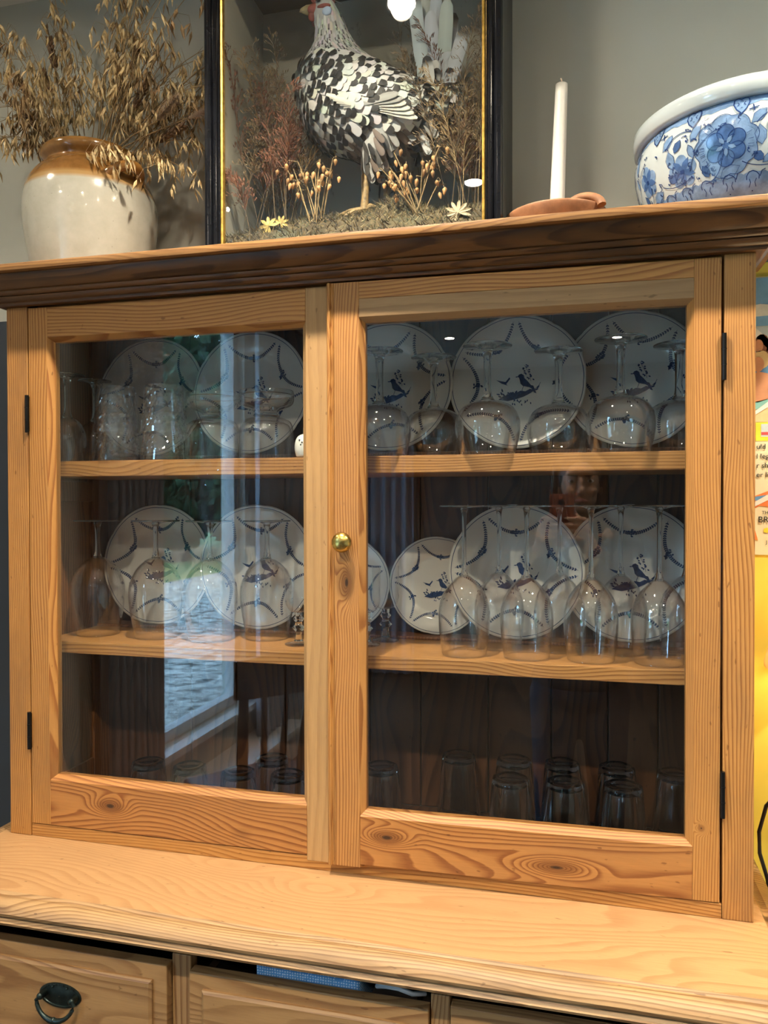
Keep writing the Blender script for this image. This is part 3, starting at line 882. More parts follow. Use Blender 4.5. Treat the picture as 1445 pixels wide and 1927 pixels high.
big = glass_kind(0.221, 0.0450, 0.0042, 0.072, [(0.0080, 0.072), (0.0180, 0.076), (0.0360, 0.092), (0.0480, 0.118), (0.0505, 0.142), (0.0480, 0.172), (0.0430, 0.200), (0.0400, 0.221)])
for x, y in ((0.0900, 0.1350), (0.2180, 0.1320), (0.3320, 0.1300), (0.4290, 0.1690)):
    put('wine_glass', big, x, y, ZM, 'big-bowled clear wine glass upside down on the middle shelf', 'big-bowled wine glasses on the middle shelf')
gob = glass_kind(0.177, 0.0400, 0.0062, 0.090, [(0.0100, 0.090), (0.0250, 0.0925), (0.0420, 0.1020), (0.0510, 0.1180), (0.0530, 0.1360), (0.0500, 0.1560), (0.0440, 0.1770)])
for x, y in ((0.6720, 0.0780), (0.7500, 0.1550), (0.8530, 0.0780), (0.9640, 0.1500), (1.0600, 0.0780), (1.1540, 0.1500)):
    put('balloon_glass', gob, x, y, ZU, 'round-bowled clear goblet upside down on the top shelf', 'round-bowled goblets on the top shelf')
slim = glass_kind(0.163, 0.0320, 0.0050, 0.080, [(0.0080, 0.080), (0.0150, 0.083), (0.0260, 0.094), (0.0330, 0.112), (0.0345, 0.130), (0.0320, 0.150), (0.0300, 0.163)])
for x, y in ((0.0650, 0.0800), (0.0720, 0.1560)):
    put('wine_glass', slim, x, y, ZU, 'small clear wine glass upside down at the end of the top shelf', 'small wine glasses on the top shelf')
# knopped cut goblets, standing upright
b = smoothp([(0.0060, 0.058), (0.0150, 0.061), (0.0225, 0.072), (0.0245, 0.090), (0.0250, 0.137)], 4)
cutrad = lambda th, i: 1.0 + (0.030 * abs(math.sin(th * 6)) if 3 < i < 12 else 0.0)
kn_ = [(0.0004, 0.0062), (0.0085, 0.0066), (0.0060, 0.016), (0.0058, 0.0235), (0.0125, 0.030), (0.0070, 0.036), (0.0062, 0.041), (0.0110, 0.046), (0.0068, 0.051), (0.0075, 0.0585), (0.0004, 0.0595)]
ft_ = [(0.0004, 0.0), (0.0240, 0.0), (0.0250, 0.0012), (0.0240, 0.0024), (0.0120, 0.0052), (0.0085, 0.0072), (0.0004, 0.0074)]
cutg = [('bowl', lathe_mesh('bowl', b, 'bowl_glass', 48, cutrad)), ('knopped_stem', lathe_mesh('knopped_stem', kn_, 'stem_glass', 8, smooth=True)), ('foot', lathe_mesh('foot', ft_, 'bowl_glass', 36))]
put('cut_goblet', cutg, 0.5120, 0.1150, ZM, 'upright cut-glass goblet with knopped stem before the plain door stile', 'cut goblets')
put('cut_goblet', cutg, 0.6310, 0.1390, ZM, 'upright cut-glass goblet half hidden behind the knobbed stile', 'cut goblets')
put('cut_goblet', cutg, 0.6530, 0.1915, ZM, 'upright cut-glass goblet with knopped stem, in front of the small plates', 'cut goblets')
# cut crystal tumblers, nested in pairs
def crystal(H, r0, r1):
    """upside down: r0 at the closed end on top, r1 at the open rim below"""
    n, k = 72, 26
    vs, fs = [], []
    m = MB()
    for i in range(k + 1):
        u = i / k
        for j in range(n):
            th = 2 * PI * j / n
            r = r1 + (r0 - r1) * u
            if 0.12 < u < 0.93:
                a = abs(((j / n * 9 + u * 2.2) % 1) - 0.5) * 2
                c = abs(((j / n * 9 - u * 2.2) % 1) - 0.5) * 2
                r -= 0.0016 * max(0.0, 1 - min(a, c) * 3.2)
                r += 0.0007 * math.sin(j * 3.1 + i * 1.7)
            vs.append((r * math.cos(th), r * math.sin(th), H * u))
    for i in range(k):
        for j in range(n):
            fs.append((i * n + j, i * n + (j + 1) % n, (i + 1) * n + (j + 1) % n, (i + 1) * n + j))
    fs.append(tuple(range(k * n, (k + 1) * n)))
    o = len(vs)
    for z, r in ((0.0, r1 - 0.003), (H * 0.82, r0 - 0.004)):
        vs += [(r * math.cos(2 * PI * j / n), r * math.sin(2 * PI * j / n), z) for j in range(n)]
    for j in range(n):
        fs.append((o + j, o + n + j, o + n + (j + 1) % n, o + (j + 1) % n))
        fs.append((j, o + j, o + (j + 1) % n, (j + 1) % n))
    fs.append(tuple(range(o + n, o + 2 * n))[::-1])
    m.add(vs, fs)
    me = m.mesh('cut_body', smooth=False); me.materials.append(M['cut_glass'])
    m = MB()
    for j in range(8):
        a = 2 * PI * j / 8
        m.prism([(0.0, 0.0), (r0 * 0.55, -0.0015), (r0 * 0.80, 0.0), (r0 * 0.55, 0.0015)], 'z', H + 0.0001, H + 0.0007)
        m.v[-8:] = [(x * math.cos(a) - y * math.sin(a), x * math.sin(a) + y * math.cos(a), z) for x, y, z in m.v[-8:]]
    st = m.mesh('star_cut_base'); st.materials.append(M['cut_glass'])
    return [('cut_body', me), ('star_cut_base', st)]
cr = crystal(0.086, 0.0335, 0.0430)
for x, y, dx in ((0.1600, 0.0950, 0.0), (0.2560, 0.1000, 0.0)):
    put('crystal_tumbler', cr, x, y, ZU, 'lower cut-crystal tumbler of an upside-down nested pair', 'lower crystal tumblers')
    put('crystal_tumbler', cr, x + dx, y, ZU + 0.0510, 'upper cut-crystal tumbler of an upside-down nested pair', 'upper crystal tumblers', rz=0.0)
# glass dessert bowls: an upright one on each upturned one
up = smoothp([(0.0500, 0.0), (0.0495, 0.012), (0.0480, 0.040), (0.0465, 0.056), (0.0420, 0.066), (0.0320, 0.0710), (0.0150, 0.0730), (0.0004, 0.0735)], 4)
up_in = [(max(r - 0.0028, 0.0004), max(z - 0.006, 0.0)) for r, z in reversed(up)]
ubowl = [('bowl_wall', lathe_mesh('bowl_wall', up + up_in, 'bowl_glass', 48))]
m = MB(); m.lathe([(0.0004, 0.0740), (0.020, 0.0740), (0.024, 0.0760), (0.022, 0.0790), (0.0004, 0.0790)], 32)
me = m.mesh('foot_ring', smooth=True); me.materials.append(M['stem_glass']); ubowl.append(('foot_ring', me))
dn = smoothp([(0.0004, 0.0), (0.016, 0.0004), (0.024, 0.006), (0.040, 0.012), (0.0480, 0.020), (0.0490, 0.032), (0.0480, 0.0400)], 4)
dn_in = [(max(r - 0.0024, 0.0004), z + (0.004 if z < 0.03 else 0)) for r, z in reversed(dn)]
dbowl = [('bowl_wall', lathe_mesh('bowl_wall', dn + dn_in, 'bowl_glass', 48))]
m = MB(); m.lathe([(0.0004, 0.0045), (0.012, 0.0050), (0.0135, 0.011), (0.0085, 0.016), (0.0004, 0.0165)], 8)
me = m.mesh('solid_boss', smooth=False); me.materials.append(M['stem_glass']); dbowl.append(('solid_boss', me))
for x, y in ((0.3540, 0.1000), (0.4590, 0.0980), (0.5640, 0.1350)):
    put('dessert_bowl', ubowl, x, y, ZU, 'deep clear glass bowl turned upside down, carrying a shallow bowl', 'upturned glass bowls', 'bowl')
    put('dessert_bowl', dbowl, x, y, ZU + 0.0796, 'shallow clear glass bowl stacked on an upturned bowl', 'stacked shallow glass bowls', 'bowl')
# fluted tumblers on the cabinet floor
def fluted(H, r0, r1):
    fl = lambda th, i: 1.0 - 0.055 * (1 - abs(math.cos(th * 4.5))) ** 1.0
    prof = [(r1, 0.0), (r1 * 0.995, 0.004), (r1 * 0.97, 0.016), (r0 + (r1 - r0) * 0.45, H * 0.5), (r0 * 1.02, H - 0.008), (r0 * 0.97, H - 0.002), (r0 * 0.85, H), (0.0004, H)]
    n = 54
    def rad(th, i):
        if i <= 1: return 1.0
        return fl(th, i)
    inn = [(0.0004, H - 0.013), (r0 * 0.74, H - 0.0135), (r0 * 0.80, H - 0.018), (r1 * 0.93, 0.001)]
    m = MB(); m.lathe(prof, n, rad=rad)
    k0 = len(m.v)
    m.lathe(list(reversed(inn)) , n)
    m.add([], [])
    for j in range(n):
        m.f.append((j, k0 + j, k0 + (j + 1) % n, (j + 1) % n))
    me = m.mesh('fluted_body', smooth=True); me.materials.append(M['stem_glass'])
    star = lathe_mesh('base_ring', [(r0 * 0.62, H + 0.0002), (r0 * 0.74, H + 0.0010), (r0 * 0.80, H + 0.0003)], 'stem_glass', n, None)
    return [('fluted_body', me), ('base_ring', star)]
hi, lo = fluted(0.1225, 0.0310, 0.0410), fluted(0.1080, 0.0300, 0.0390)
for x, y in ((0.8860, 0.1230), (0.9755, 0.1290), (1.0680, 0.1340)):
    put('fluted_tumbler', hi, x, y, ZB, 'tall fluted tumbler upside down in the front row on the cabinet floor', 'front row of fluted tumblers')
for x, y in ((0.8840, 0.2200), (0.9690, 0.2220), (1.0620, 0.2230), (0.7840, 0.2200), (0.6600, 0.1280), (1.1580, 0.2150)):
    put('fluted_tumbler', hi, x, y, ZB, 'tall fluted tumbler upside down behind the front row on the cabinet floor', 'back row of fluted tumblers')
for x, y in ((0.4090, 0.0830), (0.4400, 0.1640), (0.4990, 0.0910), (0.2255, 0.0890), (0.3110, 0.0870), (0.5480, 0.1650)):
    put('fluted_tumbler', lo, x, y, ZB, 'short fluted tumbler upside down on the dark cabinet floor', 'short fluted tumblers')
# small white china creature
m = MB()
m.lathe(smoothp([(0.0004, 0.0), (0.0120, 0.0), (0.0150, 0.006), (0.0165, 0.016), (0.0150, 0.027), (0.0100, 0.036), (0.0004, 0.040)], 4), 28)
orn = m.build('china_ornament', 'china', smooth='all'); orn.location = (0.5400, 0.0700, ZU)
M['black'] = plain('black_glaze', (0.01, 0.01, 0.012), 0.3)
for a, z in ((-1.75, 0.028), (-1.45, 0.024), (-1.60, 0.020)):
    m = MB(); m.ellipsoid((0.0160 * math.cos(a), 0.0160 * math.sin(a), z), (0.0014, 0.0014, 0.0014), 8, 6)
    m.build('painted_dot', 'black', orn)
tag(orn, 'small white china ornament with black dots on the top shelf', 'ornament')

# ================================================================== ON TOP OF THE CABINET
ZT = 1.0063
# --- stoneware jar
t = NT('two_tone_salt_glaze')
sep = t.n('ShaderNodeSeparateXYZ'); t.l(t.coord(), sep.inputs[0])
nz = t.noise(t.coord(), 25.0, 4.0, 0.6)
zz = t.math('ADD', sep.outputs[2], t.math('MULTIPLY', t.noise(t.coord(), 6.0, 2.0), 0.006))
cream = t.ramp(nz, [(0.3, (0.42, 0.41, 0.34)), (0.7, (0.52, 0.51, 0.44))])
tan = t.ramp(nz, [(0.25, (0.16, 0.070, 0.014)), (0.75, (0.36, 0.175, 0.045))])
buff = t.mix(t.ramp(zz, [(0.178, (0, 0, 0)), (0.181, (1, 1, 1))]), cream, (0.42, 0.255, 0.10))
col = t.mix(t.ramp(zz, [(0.189, (0, 0, 0)), (0.193, (1, 1, 1))]), buff, tan)
sp = t.noise(t.coord(), 180.0, 1.0)
col = t.mix(t.ramp(sp, [(0.78, (0, 0, 0)), (0.82, (0.6, 0.6, 0.6))]), col, (0.10, 0.07, 0.04))
t.principled(col, 0.16, t.bump(t.noise(t.coord(), 30, 2.0), 0.12, 0.002), Coat_Weight=0.4)
M['stoneware'] = t.m
JX, JY = 0.078, 0.140
jar = empty('stoneware_jar', (JX, JY, ZT + 0.0014), 'two-tone stoneware jar, brown glaze over cream, with lug handles', 'jar')
m = MB()
m.lathe(smoothp([(0.0004, 0.004), (0.092, 0.0), (0.099, 0.004), (0.112, 0.050), (0.1215, 0.105), (0.1245, 0.145), (0.1215, 0.175), (0.1110, 0.203), (0.0960, 0.222), (0.0845, 0.231), (0.0815, 0.236),
                 (0.0850, 0.2405), (0.0905, 0.246), (0.0920, 0.254), (0.0880, 0.261), (0.0800, 0.262), (0.0750, 0.257), (0.0760, 0.235), (0.0900, 0.20), (0.0004, 0.15)], 3), 64)
m.build('jar_body', 'stoneware', jar, smooth='all')
for s in (-1, 1):
    m = MB()
    a0 = -0.40 if s > 0 else PI - 0.40
    pts, rr = [], []
    for i in range(13):
        u = i / 12
        an = a0 + (u - 0.5) * 0.62
        z = 0.198 + 0.016 * math.sin(u * PI)
        rd = 0.108 + 0.029 * math.sin(u * PI)
        pts.append((rd * math.cos(an), rd * math.sin(an), z - 0.006)); rr.append(0.0095)
    m.tube(pts, rr, 10)
    for e_ in (pts[2], pts[10]):
        q = Vector(e_); d = Vector((q.x, q.y, 0)).normalized()
        m.tube([q, q + Vector((0, 0, -0.018)) - d * 0.004, q + Vector((0, 0, -0.040)) - d * 0.006], [0.009, 0.007, 0.002], 8)
    m.build('lug_handle', 'stoneware', jar, smooth=True)

# --- dried oats, wheat and bunny tails in the jar
M['oat'] = plain('dried_oat_husk', (0.68, 0.51, 0.26), 0.6, var=0.3, scale=60, Transmission_Weight=0.0)
M['oat_dim'] = plain('brown_oat_husk', (0.36, 0.235, 0.110), 0.65, var=0.3, scale=60)
M['straw'] = plain('straw_stem', (0.34, 0.225, 0.095), 0.6, var=0.25, scale=40)
M['wheat'] = plain('wheat_ear', (0.24, 0.140, 0.075), 0.7, var=0.3, scale=80)
M['fluff'] = plain('bunny_tail_fluff', (0.62, 0.47, 0.34), 0.9, var=0.2, scale=300)
def husk(mb, p, d, ln, wd):
    """a pointed husk as two facing curved blades"""
    d = d.normalized()
    s = d.cross(Vector((R.uniform(-1, 1), R.uniform(-1, 1), R.uniform(-1, 1))))
    if s.length < 1e-4: s = d.orthogonal()
    s.normalize(); n_ = d.cross(s)
    for sg in (-1, 1):
        dd = (d + s * 0.20 * sg).normalized()
        a = p; b = p + dd * ln * 0.35 + n_ * wd * 0.5; c = p + dd * ln * 0.35 - n_ * wd * 0.5
        e = p + dd * ln; f = p + dd * ln * 0.40 + s * sg * wd * 0.45
        mb.add([a, b, e, c, f], [(0, 1, 4), (1, 2, 4), (2, 3, 4), (3, 0, 4)])
def bent(p0, d0, L, droop, n=10):
    pts = [Vector(p0)]
    d = Vector(d0).normalized()
    for i in range(n):
        d = (d + Vector((d.x * 0.25, d.y * 0.25, -1)) * droop * (i / n) ** 1.5).normalized()
        pts.append(pts[-1] + d * L / n)
    return pts
def inside_room(p, lo_x=-0.70, hi_x=0.345):
    return Vector((min(max(p.x, lo_x), hi_x), min(max(p.y, -0.30), YWALL - 0.012), min(max(p.z, ZT + 0.01), ZCEIL - 0.02)))
def oat_stem(i, az, el, L, droop, dim):
    p0 = Vector((JX + 0.045 * math.cos(az) * R.uniform(0.2, 1), JY + 0.045 * math.sin(az) * R.uniform(0.2, 1), ZT + 0.225))
    d0 = Vector((math.cos(az) * math.cos(el), math.sin(az) * math.cos(el) * 0.5, math.sin(el)))
    pts = [inside_room(p) for p in bent(p0, d0, L, droop, 12)]
    ms, mh = MB(), MB()
    ms.tube(pts, [0.0012 - 0.0006 * k / 12 for k in range(13)], 5)
    for k in range(5, 13):
        base_, dr_ = pts[k], (pts[k] - pts[k - 1]).normalized()
        for _ in range(3 if k < 10 else 2):
            side = Vector((R.uniform(-1, 1), R.uniform(-0.7, 0.7), R.uniform(-0.3, 0.9))).normalized()
            bl = R.uniform(0.02, 0.055)
            q1 = inside_room(base_ + (dr_ * 0.6 + side) .normalized() * bl * 0.6)
            q2 = inside_room(q1 + (side * 0.5 + Vector((0, 0, -0.9))).normalized() * bl * 0.45)
            ms.tube([base_, q1, q2], [0.0004, 0.00035, 0.0003], 3, cap=False)
            for _h in range(R.choice((1, 1, 2))):
                hd = Vector((R.uniform(-0.5, 0.5), R.uniform(-0.4, 0.4), -1))
                q = q2 if _h == 0 else (q1 + q2) * 0.5
                if q.y > YWALL - 0.014: hd.y = -abs(hd.y)
                husk(mh, q, hd, R.uniform(0.021, 0.030), R.uniform(0.0050, 0.0075))
    o = ms.build('oat_stem', 'straw', None, smooth=True, merge=False)
    mh.build('husks', 'oat_dim' if dim else 'oat', o, merge=False)['kind'] = 'stuff'
    return tag(o, 'dried oat stem with drooping pale husks in the stoneware jar' if not dim else 'darker brown dried oat stem in the stoneware jar', 'dried oat', 'dried oats in the stoneware jar' if not dim else 'brown oats in the stoneware jar')
for i in range(40):
    az = R.choice((0, PI)) + R.uniform(-0.9, 0.9)
    side = math.cos(az)
    el = R.uniform(0.62, 1.50)
    oat_stem(i, az, el, R.uniform(0.20, 0.40), R.uniform(0.05, 0.26), i % 3 == 0)
for (az, el, L) in ((0.2, 0.55, 0.24), (0.1, 0.35, 0.20), (-0.5, 0.30, 0.16), (-0.9, 0.25, 0.13), (PI + 0.2, 0.7, 0.26), (PI - 0.1, 0.95, 0.33)):
    oat_stem(0, az, el, L, 0.35, False)
def wheat(az, el, L):
    p0 = Vector((JX + 0.04 * math.cos(az), JY + 0.04 * math.sin(az), ZT + 0.225))
    d0 = Vector((math.cos(az) * math.cos(el), math.sin(az) * math.cos(el) * 0.5, math.sin(el)))
    pts = [inside_room(p) for p in bent(p0, d0, L, 0.05, 8)]
    ms, mh = MB(), MB()
    ms.tube(pts, 0.0013, 5)
    d = (pts[-1] - pts[-2]).normalized()
    s = d.orthogonal().normalized(); n_ = d.cross(s)
    for k in range(14):
        for q in range(3):
            a = k * 0.9 + q * 2.1
            o = s * math.cos(a) + n_ * math.sin(a)
            c = inside_room(pts[-1] + d * (k * 0.0042 - 0.01) + o * 0.0042)
            mh.ellipsoid(c, (0.0026, 0.0026, 0.0050), 6, 4, rot=(d + o * 0.4).to_track_quat('Z', 'Y').to_matrix())
            if (k + q) % 2 == 0:
                mh.tube([c, inside_room(c + (d + o * 0.35) * 0.030)], [0.0004, 0.0002], 3, cap=False)
    o = ms.build('wheat_stem', 'straw', None, smooth=True, merge=False)
    mh.build('ear', 'wheat', o, smooth='all', merge=False)
    tag(o, 'dried wheat stem with brown bearded ear in the stoneware jar', 'dried wheat', 'dried wheat in the stoneware jar')
for az, el, L in ((PI, 0.95, 0.15), (PI - 0.2, 1.25, 0.20), (PI + 0.3, 1.1, 0.17), (0.3, 1.45, 0.17), (0.1, 1.35, 0.21), (0.4, 0.85, 0.15), (-0.3, 1.0, 0.14), (PI, 1.4, 0.24), (0.1, 0.55, 0.13)):
    wheat(az, el, L)
def bunny(p1, p2, r, dirn):
    p0 = Vector((JX + 0.055, JY - 0.03, ZT + 0.245))
    ms, mh = MB(), MB()
    p1 = Vector(p1); p2 = Vector(p2)
    ms.tube([p0, (p0 + p1) / 2 + Vector((0, 0, 0.005)), p1], [0.0013, 0.0011, 0.0009], 5)
    d = (p2 - p1); Ld = d.length; d.normalize()
    s = d.orthogonal().normalized(); n_ = d.cross(s)
    for k in range(520):
        u = R.random(); a = R.uniform(0, 2 * PI)
        o = s * math.cos(a) + n_ * math.sin(a)
        c = p1 + d * Ld * u
        rad = r * math.sin(PI * min(0.97, 0.08 + 0.88 * u)) ** 0.6
        tip_ = c + (o + d * 0.55) * rad
        w = d.cross(o) * 0.0006
        mh.add([c + w, c - w, tip_], [(0, 1, 2)])
    o = ms.build('bunny_tail_stem', 'straw', None, smooth=True, merge=False)
    h = mh.build('fluffy_head', 'fluff', o, merge=False)
    tag(o, 'fluffy bunny-tail grass head leaning out of the stoneware jar', 'dried grass', 'bunny-tail grasses')
bunny((0.244, 0.10, 1.300), (0.300, 0.08, 1.330), 0.015, 1)
bunny((0.300, 0.115, 1.305), (0.332, 0.125, 1.318), 0.013, 1)

# --- candle and dish
M['wax'] = plain('ivory_candle_wax', (0.80, 0.78, 0.72), 0.35, var=0.02, Subsurface_Weight=0.25, Subsurface_Radius=(0.01, 0.008, 0.006), Subsurface_Scale=0.5)
M['terracotta'] = plain('worn_terracotta', (0.33, 0.155, 0.075), 0.6, var=0.22, scale=35, bump=0.2)
CX, CY = 0.9605, 0.100
dish = empty('terracotta_dish', (CX, CY, ZT), 'round terracotta dish with loop handle holding the candle', 'dish')
m = MB(); m.lathe(smoothp([(0.0004, 0.004), (0.045, 0.0), (0.052, 0.003), (0.066, 0.018), (0.0775, 0.038), (0.0810, 0.0475), (0.0795, 0.0500), (0.0765, 0.0475), (0.062, 0.022), (0.045, 0.010), (0.0004, 0.0095)], 3), 48)
m.build('saucer', 'terracotta', dish, smooth='all')
m = MB()
pts = [(0.046 + 0.024 * math.cos(a), -0.052 - 0.010 * math.sin(a) * 0 , 0.0445 + 0.016 * math.sin(a)) for a in [PI * i / 12 for i in range(13)]]
m.tube([(x, y + 0.004 * math.sin(i / 12 * PI), z) for i, (x, y, z) in enumerate(pts)], 0.0068, 10)
m.build('loop_handle', 'terracotta', dish, smooth=True)
candle = empty('candle', (CX, CY, ZT + 0.0122), 'tall white tapered candle standing in the terracotta dish', 'candle')
candle.rotation_euler = (0, 0.036, 0)
m = MB(); m.lathe(smoothp([(0.0004, 0.0), (0.0125, 0.0), (0.0122, 0.02), (0.0098, 0.232), (0.0092, 0.240), (0.0065, 0.247), (0.0025, 0.2500), (0.0004, 0.2502)], 3), 28)
m.build('wax', 'wax', candle, smooth='all')
m = MB(); m.tube([(0, 0, 0.249), (0.0004, 0, 0.254), (-0.0006, 0, 0.258), (-0.002, 0, 0.2595)], 0.0011, 6)
m.build('wick', 'fluff', candle, smooth=True)

# --- blue and white planter
BX_, BY_ = 1.245, 0.106
pl = empty('porcelain_planter', (BX_, BY_, ZT + 0.0018), 'blue and white porcelain planter painted with flowers and leaves', 'planter')
PP = smoothp([(0.112, 0.0), (0.118, 0.002), (0.136, 0.024), (0.1515, 0.055), (0.1600, 0.085), (0.1620, 0.105), (0.1590, 0.122), (0.1535, 0.133), (0.1500, 0.1365)], 5)
m = MB()
m.lathe([(0.0004, 0.003)] + PP + [(0.1540, 0.1350), (0.1610, 0.1360), (0.1635, 0.1390), (0.1650, 0.1500), (0.1645, 0.1590), (0.1600, 0.1625), (0.1530, 0.1600), (0.1470, 0.1500), (0.1440, 0.1300), (0.1440, 0.06), (0.0004, 0.02)], 96)
m.build('pot', 'planter_white', pl, smooth='all')
# arc length along the outside -> radius and height
arc = [0.0]
for (r0, z0), (r1, z1) in zip(PP, PP[1:]): arc.append(arc[-1] + math.hypot(r1 - r0, z1 - z0))
RM = 0.158
def on_pot(u, v, up):
    """u: metres round the belly (0 faces the room, positive to the wearer's right), v: metres up the outside"""
    v = min(max(v, 0.0), arc[-1] - 1e-6)
    for i in range(len(arc) - 1):
        if v <= arc[i + 1]:
            k = (v - arc[i]) / (arc[i + 1] - arc[i])
            r = PP[i][0] + (PP[i + 1][0] - PP[i][0]) * k
            z = PP[i][1] + (PP[i + 1][1] - PP[i][1]) * k
            nr, nz_ = (PP[i + 1][1] - PP[i][1]), -(PP[i + 1][0] - PP[i][0])
            L = math.hypot(nr, nz_)
            break
    r += up * nr / L; z += up * nz_ / L
    th = -PI / 2 + u / RM
    return (r * math.cos(th), r * math.sin(th), z)
class Paint:
    def __init__(s, up):
        s.m, s.up = MB(), up
    def poly(s, pts, fine=0.006):
        c = (sum(p[0] for p in pts) / len(pts), sum(p[1] for p in pts) / len(pts))
        dense = []
        for a, b in zip(pts, pts[1:] + pts[:1]):
            k = max(1, int(math.hypot(b[0] - a[0], b[1] - a[1]) / fine))
            dense += [(a[0] + (b[0] - a[0]) * i / k, a[1] + (b[1] - a[1]) * i / k) for i in range(k)]
        n = len(dense)
        rings = [1.0, 0.75, 0.5, 0.25]
        vs = []
        for q in rings:
            vs += [on_pot(c[0] + (x - c[0]) * q, c[1] + (y - c[1]) * q, s.up) for x, y in dense]
        vs.append(on_pot(c[0], c[1], s.up))
        fs = []
        for r_ in range(3):
            for i in range(n):
                fs.append((r_ * n + i, r_ * n + (i + 1) % n, (r_ + 1) * n + (i + 1) % n, (r_ + 1) * n + i))
        for i in range(n): fs.append((3 * n + i, 3 * n + (i + 1) % n, 4 * n))
        s.m.add(vs, fs)
    def line(s, pts, w):
        vs, fs = [], []
        n = len(pts)
        for i, (x, y) in enumerate(pts):
            a, b = pts[max(i - 1, 0)], pts[min(i + 1, n - 1)]
            dx, dy = b[0] - a[0], b[1] - a[1]; L = math.hypot(dx, dy) or 1
            for sg in (-1, 1): vs.append(on_pot(x - sg * dy / L * w / 2, y + sg * dx / L * w / 2, s.up))
        for i in range(n - 1): fs.append((2 * i, 2 * i + 1, 2 * i + 3, 2 * i + 2))
        s.m.add(vs, fs)
wash, midb, line = Paint(0.0004), Paint(0.0008), Paint(0.0012)
pr = random.Random(11)
def circ(c, r, n=20, wob=0.0, k=5, ph=0.0, sy=1.0):
    return [(c[0] + r * (1 + wob * abs(math.sin(k * a / 2 + ph))) * math.cos(a), c[1] + sy * r * (1 + wob * abs(math.sin(k * a / 2 + ph))) * math.sin(a)) for a in [2 * PI * i / n for i in range(n)]]
def outline(pts, w): line.line(pts + [pts[0]], w)
def leafp(c, an, L, w):
    out = []
    for a, b in ((-0.5, 0), (-0.25, 0.42), (0.1, 0.5), (0.5, 0.0), (0.1, -0.5), (-0.25, -0.42)):
        out.append((c[0] + a * L * math.cos(an) - b * w * math.sin(an), c[1] + a * L * math.sin(an) + b * w * math.cos(an)))
    return out
def tendril(p, an, L, curl):
    pts = []
    x, y = p
    for i in range(9):
        pts.append((x, y)); x += L / 8 * math.cos(an); y += L / 8 * math.sin(an); an += curl / 8
    line.line(pts, 0.0011)
    line.line([pts[-1], (pts[-1][0] + 0.0016, pts[-1][1] + 0.0012)], 0.0030)
top = arc[-1]
CIRC = 2 * PI * RM
